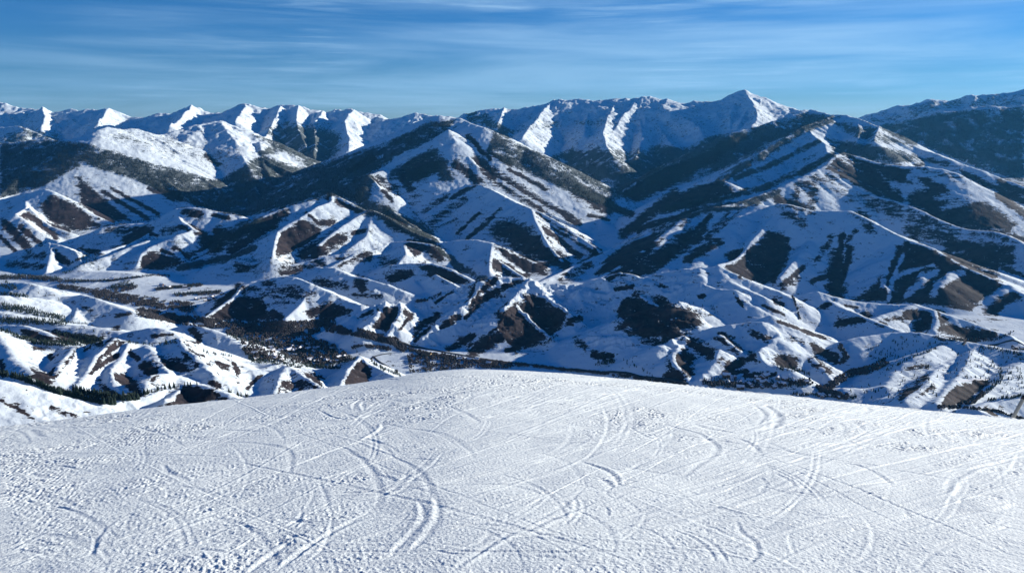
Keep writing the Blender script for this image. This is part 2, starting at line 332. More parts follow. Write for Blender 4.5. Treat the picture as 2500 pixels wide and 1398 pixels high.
RD('5','1700,610,2.98 1850,690 1940,780,2.78',s=.44,rnd=10,fa=10,fw=50)
RD('5','2000,600,2.95 2110,720,2.76',s=.44,rnd=10,fa=10,fw=50)
RD('5','1700,320,3.4 1760,300 1850,210,3.5',s=.4,rnd=10)
RD('6','-100,220,3.5 0,190,3.45 200,150 350,140 430,140,3.4 550,190 700,260 850,310 940,360,3.1',s=.40,rnd=18,fa=10,fw=90)
RD('6','300,150,3.38 280,230 400,290 530,300,3.12 600,370 750,450 900,530 1100,600 1250,660,2.72',s=.42,rnd=14,fa=12,fw=70)
RD('6','430,140,3.4 480,230 640,300 750,350,3.05',s=.36,rnd=12)
RD('6','530,300,3.12 460,380 300,420 150,370,2.98',s=.32,rnd=14)
RD('6','250,590,2.78 300,570 430,540 600,530,2.78 720,510 820,580,2.72 830,620 740,680 690,720,2.52 720,790 900,835,2.4',s=.42,rnd=12,fa=10,fw=60)
RD('6','720,510,2.80 780,470 900,530,2.84',s=.3,rnd=12)
RD('6','860,640,2.72 1000,700 1100,790 1180,890,2.42',s=.42,rnd=14,fa=12,fw=60)
RD('6','860,640,2.72 840,740 800,830,2.46',s=.42,rnd=14,fa=8)
RD('6','250,590,2.78 150,660 100,740 130,810,2.46 200,860 230,930,2.35',s=.45,rnd=8,fa=10,fw=50)
RD('6','250,590,2.78 100,630 0,690,2.62',s=.40,rnd=12)
RD('6','430,600,2.68 600,740 720,800,2.46',s=.4,rnd=10,fa=10,fw=50)
RD('6','420,700,2.55 380,800 300,900,2.36',s=.4,rnd=10,fa=8)
RD('6','1000,340,3.2 1100,310,3.2 1200,350 1400,380 1600,400 1780,400,3.08 1880,440 2000,480 2200,540 2400,600 2440,620,2.8',s=.42,rnd=16,fa=8,fw=90)
RD('6','1180,370,3.15 1300,430 1450,490 1600,550 1700,600,2.72',s=.40,rnd=14,fa=10)
RD('6','1780,400,3.08 1680,430 1560,470 1500,500,2.92',s=.38,rnd=12)
RD('6','1900,450,3.0 1920,520 1900,580,2.82',s=.38,rnd=12)
RD('6','1270,670,2.65 1400,620 1600,590,2.72 1800,590 2000,630 2200,665 2500,720,2.55 2800,800,2.4',s=.36,rnd=16,fa=6)
RD('6','2000,630,2.70 1950,680 1800,740 1640,860 1560,960,2.24',s=.34,rnd=14,fa=6)
RD('6','2200,665,2.64 2150,720 2130,800 2060,900 1960,990 1920,1080,2.02',s=.42,rnd=10,fa=8,fw=60)
RD('6','2060,760,2.5 1900,860 1860,930 1700,1060,2.05',s=.34,rnd=10,fa=8,fw=60)
RD('6','1560,960,2.24 1400,980 1290,970,2.25',s=.25,rnd=14,fa=4)
RD('6','2500,800,2.45 2380,880 2250,1000 2150,1080,2.05',s=.34,rnd=12,fa=6)
RD('6','2700,1000,2.1 2500,1000,2.06 2300,1060 2200,1100,1.95',s=.4,rnd=12,fa=6)
RD('6','2030,1130,1.95 2130,1090,1.95 2200,1110 2290,1160,1.85',s=.42,rnd=8,fa=8,fw=40)
# left near hills
RD('4','-300,260,3.5 0,250,3.5 150,240 250,270 430,345,3.35',s=.30,rnd=14,fa=8)
RD('4','-300,420,3.1 0,330,3.15 200,350 340,365,3.3',s=.26,rnd=10,fa=6)
RD('4','340,370,3.35 430,345 560,335,3.35 650,355 800,410 890,450,3.15',s=.34,rnd=20,fa=6)
RD('4','560,335,3.35 520,420 500,480,3.1',s=.30,rnd=12,fa=6)
RD('4','-300,480,2.95 0,440,2.9 200,490 440,540 700,560,2.75',s=.26,rnd=12,fa=6)
RD('4','-300,560,2.7 0,540,2.65 160,540 350,620,2.5',s=.36,rnd=10,fa=10)
RD('4','-300,560,2.45 0,590,2.4 200,650 350,665 480,690 560,685 650,655 770,630,2.3 870,660 1000,680 1100,690 1190,640 1225,630,2.3 1300,690 1450,730 1600,770 1750,800 1900,800,2.32',s=.40,rnd=12,fa=10,fw=60)
RD('4','350,560,2.75 500,555 700,570 830,600,2.7 1000,565 1100,570 1200,620,2.6',s=.32,rnd=12,fa=6)
RD('4','1190,560,2.8 1280,535,2.82 1350,550 1500,600 1640,680,2.6',s=.36,rnd=14,fa=6)
RD('4','1280,535,2.82 1230,600 1200,640,2.6',s=.34,rnd=10,fa=6)
RD('4','-100,560,2.4 0,640,2.3 70,740 130,820 180,880,1.85',s=.34,rnd=14,fa=6)
RD('4','770,630,2.3 640,740 580,860 500,960,1.84',s=.44,rnd=8,fa=10,fw=60)
RD('4','870,660,2.28 820,760 750,830 740,900 770,960 850,1030,1.72',s=.40,rnd=10,fa=10,fw=50)
RD('4','480,690,2.32 430,760 340,880,1.9',s=.42,rnd=8,fa=10,fw=50)
RD('4','1000,680,2.25 1080,780 1180,880 1250,930,1.86',s=.36,rnd=10,fa=10,fw=50)
RD('4','1225,630,2.3 1260,700 1400,790 1480,900,1.95',s=.38,rnd=8,fa=12,fw=50)
RD('4','1150,860,1.95 1060,870 1000,900 985,1000,1.75',s=.36,rnd=10,fa=6)
RD('4','1490,900,2.05 1600,880 1750,840 1880,810,2.2 1960,820 2050,830 2150,840 2250,830 2350,790 2430,760,2.3 2455,762,2.3',s=.44,rnd=8,fa=8,fw=50)
RD('5','210,762,2.3 230,762,2.3 300,810 460,885,2.12',s=.5,rnd=5,fa=8,fw=40)
RD('5','220,762,2.3 150,830 90,950,2.0',s=.5,rnd=5,fa=8,fw=40)
RD('4','1960,820,2.2 1900,900 1870,1000,1.86',s=.42,rnd=10,fa=8,fw=40)
RD('4','1960,820,2.2 2060,880 2180,960,1.95',s=.42,rnd=8,fa=8,fw=40)
RD('4','700,1085,1.5 950,1040 1100,990 1230,945,1.72 1320,940 1450,960 1620,1035,1.62',s=.45,rnd=8,fa=8,fw=40)
RD('4','1230,945,1.72 1200,1000 1130,1060,1.55',s=.42,rnd=8,fa=6)
RD('4','-600,800,1.35 -300,840,1.35 0,905,1.35 200,945 400,1020 600,1075 700,1085,1.42',s=.27,rnd=8,fa=4,fw=60,back=2.5)
# ---- rough detail everywhere above the valley floor
up=np.clip((H-fl)/90,0,1)
amp=np.clip(RR/4500,0.45,2.6)
amp=amp*(1-0.35*sst(1500,1800,RR)*(1-sst(3200,3600,RR)))*(1-0.45*sst(3000,4000,RR)*(1-sst(8500,10000,RR)))
H+=(up*amp*11*(fbm(WX/230,WY/230,6,77,0.55)+0.3*(ridged(WX/120+WY/300,WY/120,3,99)))).astype(np.float32)
farw=sst(7500,12000,RR)
H+=(up*farw*(40*ridged(WX/520,WY/900,4,511,0.5)-18)).astype(np.float32)
H+=(up*2.2*fbm(X/28,Y/28,2,55)).astype(np.float32)
H+=((1-up)*2.5*fbm(X/160,Y/160,3,31)).astype(np.float32)
PXt,PYt=project(X,Y,H)
crag=sst(800,900,PXt)*(1-sst(1650,1750,PXt))*sst(655,690,PYt)*(1-sst(830,880,PYt))*(RR<3900)*(RR>2500)
crag=np.maximum(crag,0.35*sst(1600,1680,PXt)*(1-sst(2050,2120,PXt))*sst(770,800,PYt)*(RR<2950)*(RR>2200))
crag=np.maximum(crag,0.3*sst(60,120,PXt)*(1-sst(880,960,PXt))*sst(820,860,PYt)*(RR<2400)*(RR>1500))
H+=(crag*up*(15*ridged(WX/85+WY/200,WY/70,4,611,0.6)-5)).astype(np.float32)
del PXt,PYt,crag
Z=H
EL=Z/RR; MX=np.maximum.accumulate(EL,axis=0); VIS=EL>=MX-0.004
def hit(px,py):
    """terrain point seen at a pixel of the photograph"""
    ux,uz=ray(px,py); t=math.atan2(ux,1.0); e=uz/math.hypot(ux,1.0)
    j=int(np.clip(np.searchsorted(th,t),1,len(th)-1)); 
    col=MX[:,j]; i=int(np.searchsorted(col,e))
    if i>=len(rr)-1 or i<42: return None
    a,b=EL[i-1,j],EL[i,j]; f=0.0 if b<=a else min(1,max(0,(e-a)/(b-a))); r=rr[i-1]+(rr[i]-rr[i-1])*f
    z=Z[i-1,j]+(Z[i,j]-Z[i-1,j])*f
    return r*math.sin(t),r*math.cos(t),float(z)
def ground(x,y):
    t=math.atan2(x,y); r=math.hypot(x,y)
    j=int(np.clip(np.searchsorted(th,t),1,len(th)-1)); i=int(np.clip(np.searchsorted(rr,r),1,len(rr)-1))
    fj=(t-th[j-1])/(th[j]-th[j-1]); fi=(r-rr[i-1])/(rr[i]-rr[i-1])
    return float((Z[i-1,j-1]*(1-fj)+Z[i-1,j]*fj)*(1-fi)+(Z[i,j-1]*(1-fj)+Z[i,j]*fj)*fi)
# ---------------------------------------------------------------- where the snow has gone
PX,PY=project(X,Y,Z)
nz1=fbm(X/130,Y/130,3,201); nz2=fbm(X/130,Y/130,3,301)
scl=np.clip(3500/RR,0.5,1.6)
PX=PX+nz1*9*scl; PY=PY+nz2*5*scl
BARE=np.zeros_like(Z); FOR=np.zeros_like(Z)
def paint(A,tile,s,w,st=1.0,soft=0.75,kind='s'):
    pts=cv(tile,P(s)); w=w/OFF[tile][2]
    xs=[p[0] for p in pts]; ys=[p[1] for p in pts]; mg=w*2.2+18
    t0=R_(math.degrees(math.atan2(min(xs)-mg-1250,F_PX*1.02)))-0.02; t1=math.atan2(max(xs)+mg-1250,F_PX*0.93)+0.02
    if min(xs)-mg<1250: t0=math.atan2(min(xs)-mg-1250,F_PX*0.90)-0.02
    j0=max(0,np.searchsorted(th,t0)); j1=np.searchsorted(th,t1)
    px=PX[:,j0:j1]; py=PY[:,j0:j1]
    m=VIS[:,j0:j1]&(px>min(xs)-mg)&(px<max(xs)+mg)&(py>min(ys)-mg)&(py<max(ys)+mg)
    if not m.any(): return
    x=px[m]; y=py[m]; d=np.full(x.shape,1e9,np.float32)
    q=pts+[pts[0]] if kind=='p' else pts
    ins=np.zeros(x.shape,bool)
    for a,b in zip(q[:-1],q[1:]):
        dx,dy=b[0]-a[0],b[1]-a[1]; l2=dx*dx+dy*dy+1e-6
        t=np.clip(((x-a[0])*dx+(y-a[1])*dy)/l2,0,1)
        tap=1.0
        dd=np.hypot(x-a[0]-t*dx,y-a[1]-t*dy); d=np.minimum(d,dd)
        if kind=='p':
            c=((a[1]>y)!=(b[1]>y))&(x<(b[0]-a[0])*(y-a[1])/((b[1]-a[1])+1e-9)+a[0]); ins^=c
    if kind=='p': v=sst(-w*1.7-3,w*1.7+3,np.where(ins,d,-d))
    else: v=1-sst(w*0.1,w*2.1+2,d)
    if A is BARE: v=np.maximum(v*1.18,0.24*(1-sst(0,w*2+14,d if kind=='s' else np.where(ins,0,d))))
    sub=A[:,j0:j1]; sub[m]=np.maximum(sub[m],v*st)
def B(tile,txt):
    for ln in txt.strip().split(';'):
        ln=ln.strip()
        if not ln: continue
        k=ln[0]; head,rest=ln.split(':'); w=float(head[1:]) 
        if k=='p': paint(BARE,tile,rest,8 if w==0 else w,1.0,kind='p')
        elif k=='s': paint(BARE,tile,rest,w,1.0)
        elif k=='q': paint(BARE,tile,rest,w,0.60,kind='p')
        elif k=='l': paint(BARE,tile,rest,w,0.62)
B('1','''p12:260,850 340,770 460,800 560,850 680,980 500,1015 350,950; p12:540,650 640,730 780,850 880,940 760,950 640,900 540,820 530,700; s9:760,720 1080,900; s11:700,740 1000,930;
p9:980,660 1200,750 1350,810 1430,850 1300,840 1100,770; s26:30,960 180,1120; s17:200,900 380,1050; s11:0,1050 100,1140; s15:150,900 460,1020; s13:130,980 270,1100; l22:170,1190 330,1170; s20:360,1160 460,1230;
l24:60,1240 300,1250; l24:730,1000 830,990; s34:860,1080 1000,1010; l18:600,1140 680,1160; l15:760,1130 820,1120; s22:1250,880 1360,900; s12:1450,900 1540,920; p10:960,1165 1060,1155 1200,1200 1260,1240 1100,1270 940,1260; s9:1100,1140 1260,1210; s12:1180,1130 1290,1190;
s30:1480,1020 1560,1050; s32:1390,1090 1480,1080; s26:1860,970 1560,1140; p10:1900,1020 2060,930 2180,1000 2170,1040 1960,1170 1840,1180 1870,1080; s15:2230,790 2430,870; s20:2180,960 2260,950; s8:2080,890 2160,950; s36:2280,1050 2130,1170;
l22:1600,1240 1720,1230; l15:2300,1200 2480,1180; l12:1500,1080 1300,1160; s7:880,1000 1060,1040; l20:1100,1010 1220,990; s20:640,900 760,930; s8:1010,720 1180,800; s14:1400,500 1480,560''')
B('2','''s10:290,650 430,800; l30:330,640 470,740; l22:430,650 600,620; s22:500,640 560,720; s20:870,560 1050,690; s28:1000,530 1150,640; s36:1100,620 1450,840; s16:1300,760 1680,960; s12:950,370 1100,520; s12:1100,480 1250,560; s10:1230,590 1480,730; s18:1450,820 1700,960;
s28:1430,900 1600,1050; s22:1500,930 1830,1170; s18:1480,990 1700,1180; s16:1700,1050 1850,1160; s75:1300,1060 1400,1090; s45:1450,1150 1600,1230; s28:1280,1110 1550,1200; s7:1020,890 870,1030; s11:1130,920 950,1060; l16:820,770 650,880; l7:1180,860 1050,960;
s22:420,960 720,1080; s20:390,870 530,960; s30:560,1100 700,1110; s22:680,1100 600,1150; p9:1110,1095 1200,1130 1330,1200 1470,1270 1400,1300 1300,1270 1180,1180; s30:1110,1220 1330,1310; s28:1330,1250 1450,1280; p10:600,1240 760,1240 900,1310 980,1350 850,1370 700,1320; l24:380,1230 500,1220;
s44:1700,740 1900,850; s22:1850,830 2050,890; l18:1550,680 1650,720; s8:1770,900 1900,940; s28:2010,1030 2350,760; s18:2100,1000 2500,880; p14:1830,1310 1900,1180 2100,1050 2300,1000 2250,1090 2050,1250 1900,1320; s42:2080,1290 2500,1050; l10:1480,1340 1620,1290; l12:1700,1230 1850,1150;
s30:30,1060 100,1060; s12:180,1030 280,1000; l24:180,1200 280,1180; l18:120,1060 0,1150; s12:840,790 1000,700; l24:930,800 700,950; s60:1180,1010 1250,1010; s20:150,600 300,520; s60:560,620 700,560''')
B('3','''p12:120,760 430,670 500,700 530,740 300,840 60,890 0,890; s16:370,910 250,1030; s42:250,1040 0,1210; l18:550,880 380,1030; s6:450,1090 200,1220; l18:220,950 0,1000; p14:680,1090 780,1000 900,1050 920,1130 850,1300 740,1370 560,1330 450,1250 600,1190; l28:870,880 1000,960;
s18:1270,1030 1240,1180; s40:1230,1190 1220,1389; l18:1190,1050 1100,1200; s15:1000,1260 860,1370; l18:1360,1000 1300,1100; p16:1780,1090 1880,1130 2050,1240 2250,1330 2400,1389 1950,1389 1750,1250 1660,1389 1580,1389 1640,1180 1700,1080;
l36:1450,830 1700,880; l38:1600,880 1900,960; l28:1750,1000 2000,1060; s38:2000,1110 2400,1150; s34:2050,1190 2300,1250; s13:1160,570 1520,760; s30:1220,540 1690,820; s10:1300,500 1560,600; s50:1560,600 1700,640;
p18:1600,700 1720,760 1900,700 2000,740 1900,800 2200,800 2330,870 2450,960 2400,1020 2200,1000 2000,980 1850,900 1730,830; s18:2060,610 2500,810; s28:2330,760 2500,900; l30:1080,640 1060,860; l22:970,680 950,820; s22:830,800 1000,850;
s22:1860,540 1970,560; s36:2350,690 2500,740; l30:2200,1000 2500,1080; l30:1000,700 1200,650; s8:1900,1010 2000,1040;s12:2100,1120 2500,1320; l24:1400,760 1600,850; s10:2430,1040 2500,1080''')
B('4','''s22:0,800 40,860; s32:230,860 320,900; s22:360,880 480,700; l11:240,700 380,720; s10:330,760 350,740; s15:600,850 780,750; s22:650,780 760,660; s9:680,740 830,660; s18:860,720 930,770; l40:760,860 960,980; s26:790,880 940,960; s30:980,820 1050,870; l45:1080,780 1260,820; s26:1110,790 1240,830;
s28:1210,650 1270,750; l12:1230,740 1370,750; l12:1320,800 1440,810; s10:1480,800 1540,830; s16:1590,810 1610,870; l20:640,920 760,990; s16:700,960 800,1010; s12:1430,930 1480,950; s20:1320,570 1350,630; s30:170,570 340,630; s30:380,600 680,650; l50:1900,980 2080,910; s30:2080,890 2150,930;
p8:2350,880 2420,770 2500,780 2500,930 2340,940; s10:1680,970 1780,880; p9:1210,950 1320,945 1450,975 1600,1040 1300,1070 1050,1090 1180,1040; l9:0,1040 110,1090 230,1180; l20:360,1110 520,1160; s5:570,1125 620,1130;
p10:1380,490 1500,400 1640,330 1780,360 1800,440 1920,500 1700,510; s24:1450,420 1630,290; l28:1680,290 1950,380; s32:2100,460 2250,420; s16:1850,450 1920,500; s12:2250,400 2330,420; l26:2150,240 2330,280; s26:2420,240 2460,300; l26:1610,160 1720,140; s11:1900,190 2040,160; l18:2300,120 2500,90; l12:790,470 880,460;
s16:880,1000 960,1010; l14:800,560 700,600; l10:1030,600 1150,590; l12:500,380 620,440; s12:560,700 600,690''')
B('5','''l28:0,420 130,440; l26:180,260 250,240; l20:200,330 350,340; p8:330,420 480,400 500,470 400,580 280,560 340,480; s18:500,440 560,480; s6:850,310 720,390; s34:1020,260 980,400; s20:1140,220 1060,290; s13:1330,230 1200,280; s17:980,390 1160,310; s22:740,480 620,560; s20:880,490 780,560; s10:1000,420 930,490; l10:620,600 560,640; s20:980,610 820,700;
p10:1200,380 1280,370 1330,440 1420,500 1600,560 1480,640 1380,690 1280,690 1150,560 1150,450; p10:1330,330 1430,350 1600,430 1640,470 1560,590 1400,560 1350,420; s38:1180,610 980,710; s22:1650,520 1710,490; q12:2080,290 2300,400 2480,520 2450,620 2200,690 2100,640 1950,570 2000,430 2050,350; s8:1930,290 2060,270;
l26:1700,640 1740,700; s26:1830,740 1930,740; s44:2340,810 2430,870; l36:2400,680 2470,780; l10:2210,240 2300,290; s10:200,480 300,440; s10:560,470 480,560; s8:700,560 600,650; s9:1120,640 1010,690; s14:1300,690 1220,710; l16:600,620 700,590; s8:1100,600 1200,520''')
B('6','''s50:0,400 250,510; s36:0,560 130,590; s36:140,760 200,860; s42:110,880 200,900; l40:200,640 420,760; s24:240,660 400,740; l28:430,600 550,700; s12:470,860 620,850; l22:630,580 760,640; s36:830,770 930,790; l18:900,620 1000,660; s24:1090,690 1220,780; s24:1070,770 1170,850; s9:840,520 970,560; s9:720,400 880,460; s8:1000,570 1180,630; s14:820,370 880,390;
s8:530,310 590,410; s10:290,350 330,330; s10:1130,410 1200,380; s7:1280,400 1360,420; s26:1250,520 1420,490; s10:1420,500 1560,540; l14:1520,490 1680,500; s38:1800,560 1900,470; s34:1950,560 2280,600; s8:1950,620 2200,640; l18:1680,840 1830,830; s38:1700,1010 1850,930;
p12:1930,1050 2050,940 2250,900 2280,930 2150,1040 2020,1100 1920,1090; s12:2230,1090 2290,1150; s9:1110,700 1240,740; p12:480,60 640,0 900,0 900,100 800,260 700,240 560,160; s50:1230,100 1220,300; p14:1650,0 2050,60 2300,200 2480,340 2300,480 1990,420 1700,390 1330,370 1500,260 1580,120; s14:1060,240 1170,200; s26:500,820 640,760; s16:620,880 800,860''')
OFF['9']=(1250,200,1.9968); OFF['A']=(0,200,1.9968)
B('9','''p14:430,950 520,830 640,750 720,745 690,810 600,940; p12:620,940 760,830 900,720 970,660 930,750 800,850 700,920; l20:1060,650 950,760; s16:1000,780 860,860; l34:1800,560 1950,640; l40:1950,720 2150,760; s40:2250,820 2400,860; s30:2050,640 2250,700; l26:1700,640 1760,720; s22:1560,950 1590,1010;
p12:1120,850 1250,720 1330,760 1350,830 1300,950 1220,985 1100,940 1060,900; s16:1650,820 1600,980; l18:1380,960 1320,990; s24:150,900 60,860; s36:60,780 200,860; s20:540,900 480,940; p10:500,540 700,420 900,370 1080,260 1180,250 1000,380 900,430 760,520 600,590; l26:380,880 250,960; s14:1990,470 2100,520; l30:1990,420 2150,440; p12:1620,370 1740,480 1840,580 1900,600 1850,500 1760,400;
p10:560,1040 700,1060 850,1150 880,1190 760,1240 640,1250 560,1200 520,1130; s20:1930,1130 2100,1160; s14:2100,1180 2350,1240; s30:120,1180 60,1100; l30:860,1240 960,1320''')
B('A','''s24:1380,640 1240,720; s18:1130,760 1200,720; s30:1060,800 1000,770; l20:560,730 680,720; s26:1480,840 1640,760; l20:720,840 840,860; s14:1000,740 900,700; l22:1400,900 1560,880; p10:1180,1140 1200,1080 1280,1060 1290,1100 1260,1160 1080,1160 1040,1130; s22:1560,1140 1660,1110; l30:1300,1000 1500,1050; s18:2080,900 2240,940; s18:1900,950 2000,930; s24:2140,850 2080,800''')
# open stripes of snow inside the big bare face
for s_,w_ in (('1680,60 1600,240 1580,360',13),('1900,170 1780,260 1700,340',20),('2080,180 1900,260 1880,330',20),('2380,290 2200,420 2150,490',26),('1870,130 1700,180 1600,220',10)):
    T=np.zeros_like(Z); paint(T,'6',s_,w_,1.0); BARE*=(1-0.9*T)
for s_,w_ in (('2060,620 2250,760 2480,920',7),('1850,570 2050,600',22),('1720,640 1900,600',22),('1700,900 1690,700',14),('2200,790 1950,850',18)):
    T=np.zeros_like(Z); paint(T,'3',s_,w_,0.8); BARE*=(1-0.85*T)
for s_,w_ in (('1110,1170 1330,1290',6),('1420,930 1700,1130',5),('1460,900 1760,1080',5),('1050,690 1500,960 1800,1130',6),('1150,660 1380,800 1600,930',9)):
    T=np.zeros_like(Z); paint(T,'2',s_,w_,0.9); BARE*=(1-0.9*T)
del T
# scattered wind-bared ground on steep flanks
gy,gx=np.gradient(Z,axis=0),np.gradient(Z,axis=1)
dr=np.gradient(rr)[:,None]; dt=np.gradient(th)[None,:]
sr=gy/dr; stt=gx/(RR*dt); steep=np.hypot(sr,stt)
big=sst(-0.25,0.35,fbm(X/900,Y/900,3,811))
BARE*=0.15+0.85*sst(7,20,CD*(3500/np.clip(RR,2000,8000)))
BARE=np.maximum(BARE,0.40*sst(0.05,0.55,FLU)*big*sst(0.25,0.5,steep)*(RR<9500)*sst(2600,3600,RR))
BARE=np.maximum(BARE,0.36*sst(0.6,1.1,steep)*(RR>1500)*(0.6+0.4*nz1))
BARE=np.maximum(BARE,0.04*sst(0.15,0.4,steep))
BARE=np.maximum(BARE,(~VIS)*0.5*sst(0.1,0.5,nz2))
# ---------------------------------------------------------------- forest masks (sampled again for the trees)
FP=[ # tile, kind, width, points, trees, tree height
('0','p',6,'0,352 150,345 205,350 300,378 380,402 440,415 520,440 545,435 600,400 640,380 700,400 750,412 800,392 870,372 950,345 1050,297 1110,295 1088,320 1040,350 985,372 950,400 900,428 880,500 820,480 760,490 700,505 640,520 600,530 520,515 470,500 400,472 330,440 250,415 205,400 150,430 100,458 0,485',23000,13),
('0','p',5,'1205,320 1260,350 1340,385 1410,430 1480,475 1530,520 1460,500 1350,450 1230,400 1190,370',3600,11),
('0','p',6,'1330,390 1400,360 1450,380 1470,370 1500,400 1530,400 1600,355 1680,360 1720,335 1780,328 1840,312 1960,276 2060,286 2000,300 1900,345 1800,400 1700,440 1600,462 1500,490 1420,440',9500,12),
('0','s',9,'2030,290 1960,318 1850,385 1760,440',1500,11),
('0','s',6,'2000,345 1900,395 1800,435',700,10),
('0','s',7,'2035,378 1960,418 1860,460 1740,490 1620,510',1600,10),
('0','s',9,'1900,470 1820,500 1730,512 1640,535',500,9),
('0','p',4,'2095,292 2140,276 2190,262 2280,244 2500,224 2500,262 2356,268 2284,278 2190,306 2130,304',500,10),
('0','p',6,'2150,305 2200,296 2300,275 2500,262 2500,445 2400,414 2300,375 2200,335',9000,14),
('0','p',5,'2015,335 2060,345 2140,355 2230,375 2265,392 2160,402 2100,385 2040,375',1600,10),
('0','s',12,'2230,345 2160,310',200,9),
('0','s',18,'890,440 880,500 960,530 1040,570',1200,10),
('0','s',16,'1010,430 1075,400 1090,430',900,11),
('0','s',10,'960,420 1010,395 1060,370',300,10),
('0','s',30,'700,330 800,350 760,385',700,12),
('0','s',9,'660,320 690,360 640,372',350,12),
('0','s',30,'1450,390 1540,410 1600,385',900,12),
('0','s',16,'630,545 560,575 520,600',500,9),
('0','s',8,'1060,590 1120,650 1180,680',160,7),
('0','s',12,'1240,330 1180,290 1150,285',300,10),
('0','s',24,'40,640 160,560 280,560 400,560 470,640',420,8),
('0','s',22,'250,590 190,620 240,640',160,8),
('0','s',7,'440,655 560,630 620,605',300,9),
('0','s',30,'830,600 960,620 1060,660',260,7),
('0','s',10,'1230,320 1400,300 1500,300',200,9),
('0','s',30,'560,650 650,640 700,650',240,7),
('0','s',40,'1850,420 1950,380 2000,350',260,9),
('0','s',40,'1000,540 1100,560 1180,540',160,8),
('0','s',25,'130,345 60,330 0,345',300,12),
('0','s',30,'300,330 400,350 480,380 560,400',500,10),
('0','p',6,'1150,285 1300,268 1500,250 1800,240 1980,270 1850,310 1700,340 1500,380 1350,360 1220,320',1500,10),
('0','p',6,'580,280 940,295 900,350 760,400 640,350',500,9),('0','p',6,'0,262 300,285 440,285 460,300 280,310 200,335 0,300',400,9),('0','p',6,'212,340 330,315 500,300 640,360 560,400 400,380',450,10),
('0','p',6,'620,330 700,345 780,360 850,350 800,385 755,405 690,370',1800,12),('0','p',6,'2000,290 2140,310 2230,360 2100,345',300,9),('0','p',6,'1330,520 1500,600 1420,640 1250,560',60,7),('0','p',6,'1650,430 1900,420 1800,500 1650,530',160,8),
]
def dens(kd,wd,pt,n):
    q=P(pt)
    if kd=='p': ar=abs(sum(a[0]*b[1]-b[0]*a[1] for a,b in zip(q,q[1:]+q[:1])))/2
    else: ar=sum(math.hypot(b[0]-a[0],b[1]-a[1]) for a,b in zip(q[:-1],q[1:]))*wd*2
    return min(1.0,n/ar/0.07)
for i,(tl,kd,wd,pt,n_,h_) in enumerate(FP): paint(FOR,tl,pt,wd,dens(kd,wd,pt,n_),kind=kd)
FOR[:]=np.where(RR>0,FOR,0); FOR*=np.clip(0.85+0.7*nz2,0,1)
print('ridges',RID[0])
# ---------------------------------------------------------------- terrain material
def mat(name):
    m=bpy.data.materials.new(name); m.use_nodes=True; n=m.node_tree; n.nodes.clear()
    o=n.nodes.new('ShaderNodeOutputMaterial'); b=n.nodes.new('ShaderNodeBsdfPrincipled'); n.links.new(b.outputs[0],o.inputs[0]); return m,n,b
def simple(name,col,rough=0.8,var=0.15,scale=0.5):
    m,n,b=mat(name); t=n.nodes.new('ShaderNodeTexNoise'); t.inputs['Scale'].default_value=scale; t.inputs['Detail'].default_value=4
    g=n.nodes.new('ShaderNodeNewGeometry'); n.links.new(g.outputs['Position'],t.inputs['Vector'])
    r=n.nodes.new('ShaderNodeValToRGB'); n.links.new(t.outputs[0],r.inputs[0])
    r.color_ramp.elements[0].position=0.3; r.color_ramp.elements[1].position=0.7
    r.color_ramp.elements[0].color=tuple(c*(1-var) for c in col)+(1,); r.color_ramp.elements[1].color=tuple(min(1,c*(1+var)) for c in col)+(1,)
    n.links.new(r.outputs[0],b.inputs['Base Color']); b.inputs['Roughness'].default_value=rough; b.inputs['Specular IOR Level'].default_value=0.2
    return m
